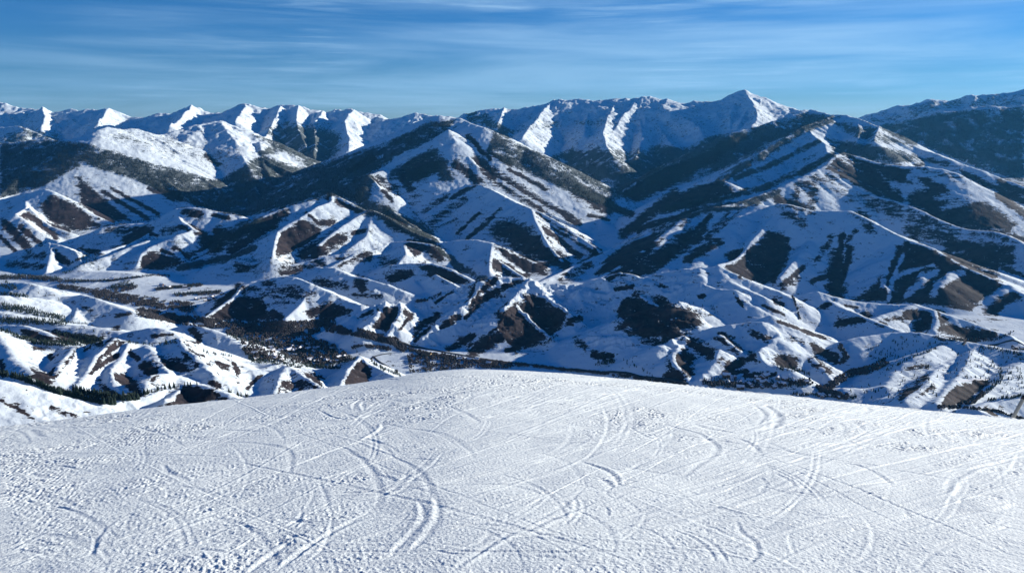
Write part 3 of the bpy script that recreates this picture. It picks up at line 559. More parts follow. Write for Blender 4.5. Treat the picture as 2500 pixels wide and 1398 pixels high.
def terrain_mat():
    m,n,b=mat('snowy_ground'); A=n.nodes.new; K=n.links.new
    g=A('ShaderNodeNewGeometry')
    def attr(nm): a=A('ShaderNodeAttribute'); a.attribute_name=nm; return a.outputs['Fac']
    def noise(scale,det,vs=(1,1,1),rough=0.6):
        mp=A('ShaderNodeMapping'); mp.inputs['Scale'].default_value=vs; K(g.outputs['Position'],mp.inputs[0])
        t=A('ShaderNodeTexNoise'); t.inputs['Scale'].default_value=scale; t.inputs['Detail'].default_value=det; t.inputs['Roughness'].default_value=rough; K(mp.outputs[0],t.inputs['Vector']); return t.outputs[0]
    def mth(op,a,b_,cl=False):
        q=A('ShaderNodeMath'); q.operation=op; q.use_clamp=cl
        for k_,v in ((0,a),(1,b_)):
            if isinstance(v,(int,float)): q.inputs[k_].default_value=v
            else: K(v,q.inputs[k_])
        return q.outputs[0]
    def mr(a,lo,hi,o0=0,o1=1):
        q=A('ShaderNodeMapRange'); q.interpolation_type='SMOOTHSTEP'; K(a,q.inputs[0]); q.inputs[1].default_value=lo; q.inputs[2].default_value=hi; q.inputs[3].default_value=o0; q.inputs[4].default_value=o1; return q.outputs[0]
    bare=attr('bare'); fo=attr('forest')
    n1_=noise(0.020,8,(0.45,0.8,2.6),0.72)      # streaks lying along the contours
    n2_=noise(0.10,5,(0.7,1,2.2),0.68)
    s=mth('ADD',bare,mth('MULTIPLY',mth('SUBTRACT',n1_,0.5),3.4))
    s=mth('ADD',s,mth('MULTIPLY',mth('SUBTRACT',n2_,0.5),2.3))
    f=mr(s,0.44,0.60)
    # speckle of scrub poking through the snow
    sp=mr(noise(0.35,3),0.66,0.74,0,0.55); sp=mth('MULTIPLY',sp,mr(noise(0.004,3),0.45,0.6))
    f=mth('MAXIMUM',f,sp)
    ff=mr(mth('ADD',fo,mth('MULTIPLY',mth('SUBTRACT',noise(0.02,8,(1,1,1.6),0.75),0.5),2.5)),0.38,0.64,0,0.90)
    grd=A('ShaderNodeValToRGB'); K(noise(0.012,9,(1,1,2),0.72),grd.inputs[0])
    grd.color_ramp.elements[0].position=0.38; grd.color_ramp.elements[1].position=0.62
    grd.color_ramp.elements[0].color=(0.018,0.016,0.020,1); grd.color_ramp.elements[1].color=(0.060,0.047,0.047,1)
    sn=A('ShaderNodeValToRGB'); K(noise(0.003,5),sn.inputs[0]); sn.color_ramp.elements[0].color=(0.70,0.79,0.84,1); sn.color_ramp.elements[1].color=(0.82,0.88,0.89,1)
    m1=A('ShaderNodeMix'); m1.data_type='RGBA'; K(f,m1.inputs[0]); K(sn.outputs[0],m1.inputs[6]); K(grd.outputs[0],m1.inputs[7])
    m2=A('ShaderNodeMix'); m2.data_type='RGBA'; K(ff,m2.inputs[0]); K(m1.outputs[2],m2.inputs[6]); m2.inputs[7].default_value=(0.035,0.045,0.040,1)
    K(m2.outputs[2],b.inputs['Base Color']); b.inputs['Roughness'].default_value=0.9; b.inputs['Specular IOR Level'].default_value=0.1
    bp=A('ShaderNodeBump'); bp.inputs['Strength'].default_value=0.55; bp.inputs['Distance'].default_value=9; K(noise(0.016,7,(1,1,1),0.62),bp.inputs['Height']); K(bp.outputs[0],b.inputs['Normal'])
    return m
M_ter=terrain_mat()
nr,na=Z.shape
idx=np.arange(nr*na,dtype=np.int32).reshape(nr,na)
quads=np.stack([idx[:-1,:-1].ravel(),idx[:-1,1:].ravel(),idx[1:,1:].ravel(),idx[1:,:-1].ravel()],1)
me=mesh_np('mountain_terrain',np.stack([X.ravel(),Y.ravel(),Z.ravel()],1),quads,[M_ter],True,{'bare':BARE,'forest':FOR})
ter=link('mountain_terrain',me); tag(ter,kind='structure')

# ---------------------------------------------------------------- the groomed snow slope in front
OFF['7']=(0,900,2.0); OFF['8']=(1250,900,2.0)
tf=np.concatenate([np.linspace(R_(-75),R_(-37),40)[:-1],np.linspace(R_(-37),R_(37),1300),np.linspace(R_(37),R_(75),40)[1:]])
rf=np.concatenate([np.linspace(0.3,2.2,24)[:-1],np.geomspace(2.2,19,1050),np.geomspace(19,60,90)[1:]])
FT,FR=np.meshgrid(tf,rf); FA=slope_b(tf)[None,:]; FX=FR*np.sin(FT); FY=FR*np.cos(FT); FZ=-(H0+QF*FR*np.cos(np.clip(FT,-.9,.9))+FA*FR*FR)
def slope_hit(px,py):
    ux,uz=ray(px,py); t=math.atan2(ux,1); e=uz/math.hypot(ux,1); b_=float(slope_b(t)); a=QF*math.cos(t)+e
    D=a*a-4*b_*H0; rs=math.sqrt(H0/b_); r=(-a-math.sqrt(D))/(2*b_) if D>0 and a<0 else rs
    r=min(r,rs*1.03); return r*math.sin(t),r*math.cos(t)
grain=np.ones_like(FZ); disp=np.zeros_like(FZ)
def track(tile,txt,w,dp,berm=0.6,sm=0.7,pts=None):
    w=w*0.45
    q=cv(tile,P(txt)) if pts is None else pts
    # smooth by Catmull-Rom
    if len(q)>2:
        o=[]; e=[q[0]]+q+[q[-1]]
        for i in range(1,len(e)-2):
            for k in range(5):
                t=k/5; p0,p1,p2,p3=e[i-1],e[i],e[i+1],e[i+2]
                o.append(tuple(0.5*((2*p1[c])+(-p0[c]+p2[c])*t+(2*p0[c]-5*p1[c]+4*p2[c]-p3[c])*t*t+(-p0[c]+3*p1[c]-3*p2[c]+p3[c])*t**3) for c in (0,1)))
        o.append(q[-1]); q=o
    wp=[slope_hit(*p) for p in q]
    tot=sum(math.hypot(b[0]-a[0],b[1]-a[1]) for a,b in zip(wp[:-1],wp[1:]))+1e-6; acc=0
    D=None
    mg=w*5
    rs=[math.hypot(*p) for p in wp]; ts=[math.atan2(p[0],p[1]) for p in wp]
    i0=max(0,np.searchsorted(rf,min(rs)-mg)); i1=np.searchsorted(rf,max(rs)+mg)
    j0=np.searchsorted(tf,min(ts)-mg/max(min(rs),1)); j1=np.searchsorted(tf,max(ts)+mg/max(min(rs),1))
    x=FX[i0:i1,j0:j1]; y=FY[i0:i1,j0:j1]
    if x.size==0: return
    best=np.full(x.shape,1e9); sg=np.zeros(x.shape); tt=np.zeros(x.shape)
    for a,b in zip(wp[:-1],wp[1:]):
        dx,dy=b[0]-a[0],b[1]-a[1]; ln=math.hypot(dx,dy)+1e-6
        t=np.clip(((x-a[0])*dx+(y-a[1])*dy)/ln**2,0,1); ox=x-a[0]-t*dx; oy=y-a[1]-t*dy; d=np.hypot(ox,oy); m=d<best
        best=np.where(m,d,best); sg=np.where(m,np.sign(dx*oy-dy*ox),sg); tt=np.where(m,(acc+t*ln)/tot,tt); acc+=ln
    ends=sst(0,0.12,tt)*sst(0,0.15,1-tt)
    d=best*sg+0.25*w*(vn(x*9,y*9,5)*2-1)
    ww=w*(0.55+0.45*np.sin(tt*math.pi))
    prof=-dp*np.exp(-(d/ww)**2)+berm*dp*np.exp(-((d-2.0*ww)/(0.9*ww))**2)
    disp[i0:i1,j0:j1]+=prof*ends*(0.75+0.5*vn(x*4,y*4,8))*(0.09 if dp>0.019 or dp<-0.025 else 0.24)
    grain[i0:i1,j0:j1]*=1-sm*ends*np.exp(-(best/(2.0*w))**2)
TR=[('8','1180,180 1215,205 1230,235 1195,280',.07,.05),('8','1230,178 1275,205 1300,245 1265,290 1150,320',.09,.075),('8','700,265 800,290 900,315 960,345 1000,385 970,430 880,490 800,540',.06,.04),
('8','880,270 960,295 1110,320',.10,.05),('8','1090,340 1150,360 1195,395 1210,420',.06,.04),('8','330,445 400,470 470,500 510,540 520,570',.05,.045),('8','430,530 490,575',.05,.04),('8','500,560 460,610 540,640',.03,.02),
('8','1670,465 1760,505 1860,570',.05,.035),('8','1700,460 1900,500 2170,545',.05,.03),('8','1370,510 1500,530 1620,535',.03,.025),('8','1285,515 1360,555 1370,580',.04,.03),('8','1210,530 1235,560 1210,600',.04,.03),
('8','1090,730 1120,790 1170,830 1200,900 1130,970',.035,.03),('8','2215,840 2100,880 2040,910 2000,960 1990,996',.03,.03),('8','2050,910 2150,920 2200,935',.04,.03),('8','1430,290 1520,310',.08,.04),('8','1730,185 1740,200 1710,215',.08,.05),
('8','1690,275 1710,300',.07,.03),('8','1600,270 1620,300 1600,320',.07,.03),('8','2080,310 2110,340 2140,355',.06,.03),('8','2025,240 2020,300 2050,350',.05,.025),('8','240,640 260,655 250,670',.04,.03),('8','460,670 470,710',.03,.03),
('8','1920,690 1940,730',.04,.025),('8','1640,350 1700,380',.06,.03),('8','1470,355 1660,375',.05,.025),('8','2290,700 2200,660 2180,610 2210,560',.05,.02),('8','2360,760 2500,800',.04,.02),('8','860,590 910,610',.04,.025),
('8','560,270 640,320 720,350 780,330 780,300',.04,.02),('8','1880,880 2050,900',.03,.02),('8','2300,890 2400,900',.03,.02),('8','370,560 280,640 150,720 0,800',.03,.02),('8','1380,900 1360,840 1350,800',.03,.02),
('7','1210,990 1300,920 1420,840',.045,.04),('7','1350,990 1450,900 1560,830 1820,690',.04,.035),('7','1890,910 2000,810 2060,740 2060,670 2030,640',.045,.04),('7','1990,890 2080,810 2140,720 2130,640 2120,620',.05,.045),('7','1480,950 1560,890 1610,810 1620,730',.03,.025),
('7','1560,560 1590,620 1600,680',.04,.02),('7','1470,660 1460,740 1420,790',.03,.02),('7','840,350 900,365 1150,360 1300,375 1400,400 1420,470 1380,530',.06,.025),('7','150,300 180,330 230,340',.09,.04),('7','800,470 830,510 940,555',.05,.03),
('7','1850,515 1940,545',.05,.035),('7','140,510 240,535',.06,.03),('7','1080,295 1300,310',.07,.03),('7','1850,265 1840,300 1750,350',.05,-.02),('7','1750,150 1710,180 1720,200',.05,-.02),('7','1770,160 1750,180 1770,205',.05,-.02),
('7','2210,180 2260,210 2350,265',.06,.03),('7','1780,990 1950,935',.03,.025),('7','160,290 380,295',.08,.03),('7','470,920 480,870 530,780 600,730',.04,-.03),('7','2000,700 1920,780 1990,740',.03,.02),('7','1900,150 2080,175',.06,.02),('7','750,330 860,300',.10,.02),
('7','1840,105 2080,75',.16,.03),('7','1440,205 1560,200',.2,.03),('7','1360,165 1600,145',.2,.03),('7','2020,135 2140,130',.12,.03),('7','330,435 480,420',.08,.02),('8','740,182 830,172',.14,.03),('8','760,145 800,140',.14,.02),
('8','-100,490 200,455 420,435 700,400',.05,-.012),('8','0,560 300,520 800,480 1380,415',.06,-.014),('8','480,610 900,550 1300,495 1540,465',.045,-.012),('8','0,835 400,775 800,735 1110,710',.05,-.02),('8','1320,600 1450,570 1700,555',.035,-.012),
('8','1500,690 1900,640 2130,620 2170,560 2280,500 2500,440',.05,-.02),('8','1690,455 1850,430 2000,410',.05,-.015),('8','1690,355 1840,335',.16,-.025),('8','1110,325 1300,265 1700,205',.09,-.018),('8','1900,750 2300,710 2500,700',.035,-.012),('8','1500,800 1800,740 1950,720',.03,-.008),
('8','-300,996 0,815 100,790 300,700 450,640',.04,-.018),('7','0,910 200,810 400,740',.035,-.012),('7','440,996 900,880 1400,800 1620,760 1900,690',.05,-.018),('7','720,860 900,770 1100,700 1500,620 1900,600 2200,540 2500,490',.045,-.018),
('7','1750,670 2060,575 2500,480',.04,-.015),('7','1500,985 2000,910 2500,830',.045,-.018),('7','270,710 450,690',.06,-.02),('7','1680,570 1880,540',.05,-.015),('7','2300,140 2400,110',.10,-.02),('7','0,600 300,560 700,500 1250,450',.05,-.008),('7','1000,340 1800,320 2120,290',.06,-.01),
('7','2150,60 2450,30',.12,-.02),('8','0,200 200,190 500,160',.10,-.01),('7','0,996 200,910 500,830',.03,-.012),('7','1400,960 1600,820 1900,700 2300,660 2500,650',.035,-.012),('8','1250,980 1500,850 1900,760',.03,-.010),('8','1560,996 1900,880 2210,830',.03,-.010)]
for a_ in TR: track(*a_)
rr_=random.Random(5)
for i in range(420):
    x0=rr_.uniform(-100,2500); y0=rr_.uniform(960,1398)**1.0; an=R_(max(-26,min(-1,rr_.gauss(-13,6)))) if rr_.random()<.94 else R_(rr_.uniform(-5,28)); ln=rr_.uniform(120,1300); cu=rr_.uniform(-.28,.28)
    q=[(x0,y0)]; x,y=x0,y0
    for k in range(5):
        x+=math.cos(an)*ln/5; y+=math.sin(an)*ln/5; an+=cu/5; q.append((x,max(y,925)))
    track('0','',rr_.uniform(.016,.042)*(1+(1300-y0)/700),rr_.choice([-1,1,-1])*rr_.uniform(.005,.014),pts=q,sm=0.45)
for i in range(150):      # short turning arcs left by skis
    x0=rr_.uniform(0,2500); y0=rr_.uniform(975,1398); an=R_(rr_.uniform(-60,40)); ln=rr_.uniform(70,330); cu=rr_.choice([-1,1])*rr_.uniform(.6,1.9); gap=rr_.choice([0,0,14,22])
    q=[(x0,y0)]; x,y=x0,y0
    for k in range(5):
        x+=math.cos(an)*ln/5; y+=math.sin(an)*ln/8; an+=cu/5; q.append((x,max(y,935)))
    w_=rr_.uniform(.022,.042)*(1+(1300-y0)/900); d_=rr_.uniform(.0035,.0085)
    track('0','',w_,d_,pts=q,sm=0.5)
    if gap: track('0','',w_,d_,pts=[(a+gap*(y0-800)/400,b+2) for a,b in q],sm=0.5)
ca,sa=math.cos(R_(20)),math.sin(R_(20)); gu=FX*ca+FY*sa; gv=-FX*sa+FY*ca     # groomed direction
dist=np.clip(FR/7,0.55,1.5)
cl=0.35+2.0*vn(FX*0.8,FY*0.8,61)**1.5*vn(FX*2.7,FY*2.7,62)
g1=fbm(gu*8,gv*22,3,401); g2=ridged(gu*28,gv*44,2,402); g3=fbm(FX*70,FY*70,1,403)
FZ=FZ+disp*1.0+grain*cl*(0.0065*g1+0.0060*g2+0.0030*g3)*dist+0.012*fbm(gu*1.3,gv*2.2,3,404)+0.02*fbm(FX*0.35,FY*0.35,2,405)
fi=np.arange(FZ.size,dtype=np.int32).reshape(FZ.shape)
fq=np.stack([fi[:-1,:-1].ravel(),fi[:-1,1:].ravel(),fi[1:,1:].ravel(),fi[1:,:-1].ravel()],1)
def snow_mat():
    m,n,b=mat('packed_snow'); A=n.nodes.new; K=n.links.new; g=A('ShaderNodeNewGeometry')
    t=A('ShaderNodeTexNoise'); t.inputs['Scale'].default_value=1.3; t.inputs['Detail'].default_value=5; K(g.outputs['Position'],t.inputs['Vector'])
    r=A('ShaderNodeValToRGB'); K(t.outputs[0],r.inputs[0]); r.color_ramp.elements[0].color=(0.78,0.83,0.81,1); r.color_ramp.elements[1].color=(0.85,0.89,0.86,1); K(r.outputs[0],b.inputs['Base Color'])
    b.inputs['Roughness'].default_value=0.75; b.inputs['Specular IOR Level'].default_value=0.25
    t2=A('ShaderNodeTexNoise'); t2.inputs['Scale'].default_value=55; t2.inputs['Detail'].default_value=3; K(g.outputs['Position'],t2.inputs['Vector'])
    bp=A('ShaderNodeBump'); bp.inputs['Strength'].default_value=0.5; bp.inputs['Distance'].default_value=0.012; K(t2.outputs[0],bp.inputs['Height']); K(bp.outputs[0],b.inputs['Normal']); return m
me=mesh_np('snow_slope',np.stack([FX.ravel(),FY.ravel(),FZ.ravel()],1),fq,[snow_mat()],True)
tag(link('snow_slope',me),kind='structure')
del FT,FR,FA,FX,FY,FZ,grain,disp,cl,g1,g2,g3,gu,gv


# ---------------------------------------------------------------- vectorised placing on the terrain
def hits(px,py):
    o=[hit(a,b) for a,b in zip(px,py)]; return np.array([p for p in o if p is not None and p[1]>1050]).reshape(-1,3)
def inpoly(x,y,q):
    ins=np.zeros(x.shape,bool)
    for a,b in zip(q,q[1:]+q[:1]):
        ins^=((a[1]>y)!=(b[1]>y))&(x<(b[0]-a[0])*(y-a[1])/((b[1]-a[1])+1e-9)+a[0])
    return ins
def sample(tile,kind,w,txt,n,clump=0.0,seed=0):
    q=cv(tile,P(txt)); w=w/OFF[tile][2]; g=np.random.default_rng(seed+n)
    if kind=='p':
        xs=[p[0] for p in q]; ys=[p[1] for p in q]; X_=g.uniform(min(xs),max(xs),n*6); Y_=g.uniform(min(ys),max(ys),n*6)
        m=inpoly(X_,Y_,q); X_=X_[m][:n*3]; Y_=Y_[m][:n*3]
    else:
        ln=np.array([math.hypot(b[0]-a[0],b[1]-a[1]) for a,b in zip(q[:-1],q[1:])]); k=g.choice(len(ln),n*2,p=ln/ln.sum()); t=g.random(n*2); q_=np.array([p[:2] for p in q])
        X_=q_[k,0]+(q_[k+1,0]-q_[k,0])*t; Y_=q_[k,1]+(q_[k+1,1]-q_[k,1])*t
        rr1=w*np.sqrt(g.random(n*2)); an=g.random(n*2)*6.283; X_=X_+rr1*np.cos(an); Y_=Y_+rr1*np.sin(an)
    if clump>0:
        d=vn(X_/9+Y_/30,Y_/5,seed+3)*0.6+vn(X_/22,Y_/13,seed+4)*0.4; m=d+g.normal(0,.10,len(d))>clump; X_=X_[m]; Y_=Y_[m]
    return X_[:n],Y_[:n]
def cones(P3,h,w,seed,sides=5,tiers=1,base=0.06):
    """many small conifers in one sheet of faces"""
    g=np.random.default_rng(seed); n=len(P3); V=[];F=[]
    hh=h*g.uniform(0.55,1.25,n); off=0; rows=[]
    lean=g.normal(0,.03,(n,2))
    for t in range(tiers):
        z0=base+(1-base)*t/tiers*0.8; z1=1.0 if t==tiers-1 else z0+(1-base)*0.62; r0=w*(1-t/tiers*0.75)
        an=g.random(n)[:,None]*6.28+np.arange(sides)[None,:]*6.283/sides
        rad=(r0*hh)[:,None]*g.uniform(0.7,1.15,(n,sides))
        ring=np.stack([P3[:,0,None]+rad*np.cos(an),P3[:,1,None]+rad*np.sin(an),P3[:,2,None]+(hh*z0)[:,None]*g.uniform(.8,1.3,(n,sides))+0*an],2)
        top=np.stack([P3[:,0]+lean[:,0]*hh,P3[:,1]+lean[:,1]*hh,P3[:,2]+hh*z1],1)[:,None,:]
        blk=np.concatenate([ring,top],1).reshape(-1,3); b=(np.arange(n)*(sides+1))[:,None]+off
        k=np.arange(sides)[None,:]; F.append(np.stack([b+k,b+(k+1)%sides,np.broadcast_to(b+sides,(n,sides))],2).reshape(-1,3)); V.append(blk); off+=len(blk)
    return np.concatenate(V),np.concatenate(F)
def blobs(P3,h,w,seed,sides=6):
    """bare rounded broadleaf crowns and willow thicket, one sheet of faces"""
    g=np.random.default_rng(seed); n=len(P3); hh=h*g.uniform(0.5,1.3,n); V=[];F=[];off=0
    an=g.random(n)[:,None]*6.28+np.arange(sides)[None,:]*6.283/sides
    def rg(z,r): 
        rad=(r*w*hh)[:,None]*g.uniform(.65,1.25,(n,sides)); return np.stack([P3[:,0,None]+rad*np.cos(an),P3[:,1,None]+rad*np.sin(an),P3[:,2,None]+(hh*z)[:,None]*g.uniform(.85,1.15,(n,sides))],2)
    bot=(P3+np.array([0,0,0]))[:,None,:]; a=rg(.45,1.0); b2=rg(.78,.72); top=np.stack([P3[:,0],P3[:,1],P3[:,2]+hh],1)[:,None,:]
    blk=np.concatenate([bot,a,b2,top],1); s_=2*sides+2; b=(np.arange(n)*s_)[:,None]; k=np.arange(sides)[None,:]; k1=(k+1)%sides
    z=np.broadcast_to
    F=[np.stack([z(b,(n,sides)),b+1+k1,b+1+k],2),np.stack([b+1+k,b+1+k1,b+1+sides+k],2),np.stack([b+1+k1,b+1+sides+k1,b+1+sides+k],2),np.stack([b+1+sides+k,b+1+sides+k1,z(b+s_-1,(n,sides))],2)]
    return blk.reshape(-1,3),np.concatenate([f.reshape(-1,3) for f in F])
M_fir=simple('conifer_needles',(0.020,0.034,0.026),0.9,0.35,0.08)
M_firs=simple('conifer_needles_dusted',(0.024,0.034,0.033),0.9,0.4,0.08)
M_bark=simple('bark',(0.07,0.05,0.04),0.9)
M_twig=simple('bare_twigs',(0.055,0.050,0.052),0.95,0.35,0.05)
M_roofsnow=simple('roof_snow',(0.80,0.81,0.84),0.8,0.05)
M_wood=simple('house_timber',(0.10,0.065,0.045),0.8)
M_stone=simple('house_stone',(0.20,0.17,0.15),0.8)
M_tan=simple('tan_render',(0.42,0.30,0.14),0.8)
M_asph=simple('asphalt',(0.045,0.046,0.05),0.85)
M_ice=simple('river_ice',(0.18,0.25,0.32),0.3)
M_path=simple('trodden_snow',(0.80,0.81,0.84),0.8,0.05)
M_metal=simple('galvanised_metal',(0.42,0.40,0.34),0.45); M_rubber=simple('dark_collar',(0.03,0.03,0.035),0.6)
# far forests: nobody could count these
VV=[];FF=[];o_=0
for i,(tl,kd,wd,pt,n_,h_) in enumerate(FP):
    X_,Y_=sample(tl,kd,wd,pt,int(n_*1.15),0.36 if n_>1200 else 0.30,seed=900+i)
    p=hits(X_,Y_)
    if not len(p): continue
    v,f=cones(p,h_,0.20,i); VV.append(v); FF.append(f+o_); o_+=len(v)
V_=np.concatenate(VV);F_=np.concatenate(FF); print('forest trees',len(F_)//5)
tag(link('conifer_forest',mesh_np('conifer_forest',V_,F_,[M_firs],False)),'dark conifer forest covering the far mountain flanks','forest',kind='stuff')
# ---- nearer conifers: rows and stands; the 300 that show largest are individual trees
TB=1.22
CT=[ # tile, kind, width, points, count, height, label
('4','s',9,'0,872 60,885 140,905 250,940 330,975 400,1000',60,15,'dark conifer in the tree row behind the near left snow slope'),
('4','s',10,'400,1000 480,1020 560,1035 680,1065 780,1070',70,15,'dark conifer in the dense belt at the foot of the near left hollow'),
('4','s',16,'500,985 620,1010 760,1035 860,1040 940,1030',75,14,'dark conifer in the wood behind the near hollow'),
('4','s',9,'960,1010 1040,990 1100,975 1240,948',28,13,'dark conifer behind the brown knoll on the left'),
('4','s',6,'1240,950 1340,938',6,9,'small conifer on top of the brown knoll'),
('4','s',7,'1490,970 1560,995 1640,1020 1700,1020',22,11,'conifer at the right foot of the brown knoll'),
('4','s',12,'0,325 80,330 190,345',45,13,'conifer in the highest short row on the left slope'),
('4','s',26,'0,405 80,420 200,440 260,450',110,15,'tall conifer in the second tree belt of the left slope'),
('4','s',18,'240,460 330,470 430,490',60,15,'conifer at the right end of the second tree belt'),
('4','s',22,'0,505 120,510 260,515 440,520',150,15,'conifer in the third tree belt of the left slope'),
('4','s',8,'440,515 590,530',25,10,'small conifer at the thin tail of the third tree belt'),
('4','s',12,'0,570 60,590 130,620 210,640 240,660',60,14,'conifer in the slanting row above the left gully'),
('4','s',20,'230,655 340,660 450,665 560,660 690,645',130,13,'conifer in the gully wood below the dark bluff'),
('4','p',1,'380,580 480,600 680,615 700,640 560,660 400,640',60,10,'conifer on the dark bluff of the left slope'),
('4','s',12,'0,265 60,290 110,290 30,240',36,12,'conifer scattered on the upper left slope'),
('4','s',16,'440,572 520,560 620,575 690,580',9,13,'lone conifer on the snowy shelf of the left slope'),
('4','s',14,'1090,668 1180,655',26,11,'conifer on the saddle left of the dark rock knob'),
('4','s',7,'860,655 960,665 1070,680',26,8,'shrubby conifer along the saddle between the hummocks'),
('4','s',7,'1370,715 1450,735 1530,745 1590,760',26,9,'conifer at the snowy edge of town below the small hill'),
('4','s',30,'220,290 340,350 560,440 590,480 480,490',10,11,'lone conifer on the open left slope'),
('6','s',7,'1560,845 1640,810 1720,765 1800,735 1900,700',34,10,'conifer in the slanting line on the blue shaded right slope'),
('6','p',1,'1400,680 1600,640 1900,640 1950,690 1700,760 1500,850',50,9,'conifer scattered above the slanting line on the right slope'),
('6','p',1,'1280,980 1500,880 1800,760 1900,740 1850,950 1700,1040 1400,1040',36,10,'conifer scattered on the lower right slope'),
('6','p',1,'1900,700 2280,700 2500,740 2480,900 2300,940 2100,900 1900,900',60,10,'conifer scattered on the sunlit right ridge'),
('6','s',12,'1850,870 1870,950 1900,1020',14,10,'conifer in the short steep line on the right slope'),
('6','s',14,'2180,1040 2260,980 2350,900 2330,820',60,10,'conifer in the dark gully near the right edge'),
('6','s',7,'2250,1050 2330,1040 2420,1030 2500,1015',34,10,'conifer in the low row near the right edge'),
('6','p',1,'2300,880 2500,830 2500,1000 2350,1020',30,10,'conifer dotted beside the right edge gully'),
('6','s',10,'2200,690 2300,700 2500,745',34,9,'conifer in the band crossing the right edge'),
('6','s',34,'340,925 500,920 620,930 800,930 1000,930',150,11,'conifer among the houses of the right village'),
('6','s',14,'830,830 940,840 1040,870',34,12,'conifer at the upper edge of the right village'),
('6','s',12,'930,1010 1100,1010 1370,1030',60,9,'conifer along the low edge of the right village'),
('6','s',30,'150,370 290,440 420,430 380,390',26,8,'small conifer in the blue shaded bowl'),
('5','s',30,'2000,790 2130,830 2190,900',18,9,'conifer at the foot of the craggy hill'),
('5','s',14,'400,0 300,60 240,130 430,150',26,8,'small conifer dotting the middle foothill'),
('5','s',26,'1500,400 1700,500 1800,420',20,7,'small conifer in the shaded hollow of the craggy hills'),
('5','s',10,'1720,660 1830,740 1950,790',18,8,'small conifer on the pale spur of the craggy hill'),
('5','s',14,'1820,805 1940,785',36,11,'conifer in the grove below the craggy hill'),
('4','p',1,'1640,700 1880,740 2100,640 2250,680 2420,770 2200,830 2050,830 1700,790',420,11,'conifer among the houses of the town'),
('4','s',20,'1560,600 1700,650 1900,690',110,10,'conifer at the left side of the town'),
('4','s',10,'2060,815 2300,830',40,10,'conifer at the near edge of the town'),
('5','s',10,'300,790 380,840 500,880',40,9,'conifer beyond the pointed brown hill'),
('4','s',16,'0,215 150,205 400,225',150,12,'conifer on the valley floor at the left'),
('4','s',8,'400,230 620,240 760,235 900,215 1040,200',100,9,'conifer bordering the far snow fields'),
('4','s',12,'420,255 500,250 520,262',22,9,'conifer in a clump on the far snow fields'),
('4','s',20,'740,290 840,260 900,270',70,9,'conifer in the round grove on the far snow fields'),
('4','s',8,'1060,290 1170,285 1370,260',70,9,'conifer bordering the upper valley meadows'),
('4','s',12,'1180,330 1350,320 1500,310',90,9,'conifer among the upper valley houses'),
('4','s',8,'500,170 420,190 640,90 560,60',36,8,'small conifer dotting the left foothill'),
]
cand=[]
for i,(tl,kd,wd,pt,n_,h_,lb) in enumerate(CT):
    X_,Y_=sample(tl,kd,wd,pt,int(n_*(1.0 if n_<30 else (3.2 if tl=='4' else 1.9))),0,seed=300+i)
    g=np.random.default_rng(i)
    for p in hits(X_,Y_):
        hh=h_*(TB if tl=='4' else 1.0)*g.uniform(.6,1.2); cand.append((hh/math.hypot(p[0],p[1]),p[0],p[1],p[2],hh,i))
cand.sort(key=lambda c:-c[0]); ind,rest=cand[:300],cand[300:]
v,f=cones(np.array([c[1:4] for c in rest]),10.5,0.19,77,6,2)
tag(link('conifer_stands',mesh_np('conifer_stands',v,f,[M_fir],False)),'dark evergreen trees thronging the town, valley and lower slopes','trees',kind='stuff')
def conifer_meshes(seed):
    r=random.Random(seed); V=[];F=[]; tiers=7; n=11; wb=r.uniform(.20,.27)
    for t in range(tiers):
        a=t/tiers; zb=.07+.90*a*.92; zt=min(1,zb+.24*(1-a*.4)); R0=wb*(1-a)**.85+.012; b=len(V)
        for k in range(n):
            an=6.283*k/n+r.uniform(-.2,.2)+t; q=R0*(1.0 if k%2 else .62)*r.uniform(.75,1.2); V.append((q*math.cos(an),q*math.sin(an),zb-.03*(k%2)+r.uniform(-.012,.012)))
        V.append((r.uniform(-.01,.01),r.uniform(-.01,.01),zt))
        for k in range(n): F.append((b+k,b+(k+1)%n,b+n))
    me=mesh_np('crown',V,F,[M_fir],False)
    n=6; V=[(.022*math.cos(k),.022*math.sin(k),-.06) for k in np.arange(n)*6.283/n]+[(.012*math.cos(k),.012*math.sin(k),.35) for k in np.arange(n)*6.283/n]
    F=[(k,(k+1)%n,n+(k+1)%n,n+k) for k in range(n)]
    return me,mesh_np('trunk',V,F,[M_bark],True)
protos=[]
for k in range(5):
    cm_,tm_=conifer_meshes(k); protos.append((cm_,tm_))
first=None
for c in ind:
    cm_,tm_=protos[random.randrange(5)]
    if first is None:
        r0=bpy.data.objects.new('conifer',None); S.collection.objects.link(r0); cr0=link('crown',cm_,r0); tr0=link('trunk',tm_,r0); first=(r0,cr0,tr0); r_,c_,t_=first
    else:
        r_=first[0].copy(); c_=first[1].copy(); t_=first[2].copy()
        for q in (r_,c_,t_): S.collection.objects.link(q)
        c_.parent=r_; t_.parent=r_; c_.data=cm_; t_.data=tm_
    r_.location=(c[1],c[2],c[3]-.3); h=c[4]; r_.scale=(h*random.uniform(.85,1.2),h*random.uniform(.85,1.2),h); r_.rotation_euler=(random.uniform(-.04,.04),random.uniform(-.04,.04),random.uniform(0,6.28)); r_.empty_display_size=0.1
    tag(r_,CT[c[5]][6],'tree','conifers: '+CT[c[5]][6].replace('conifer ','trees ',1) if False else 'conifers, '+CT[c[5]][6])
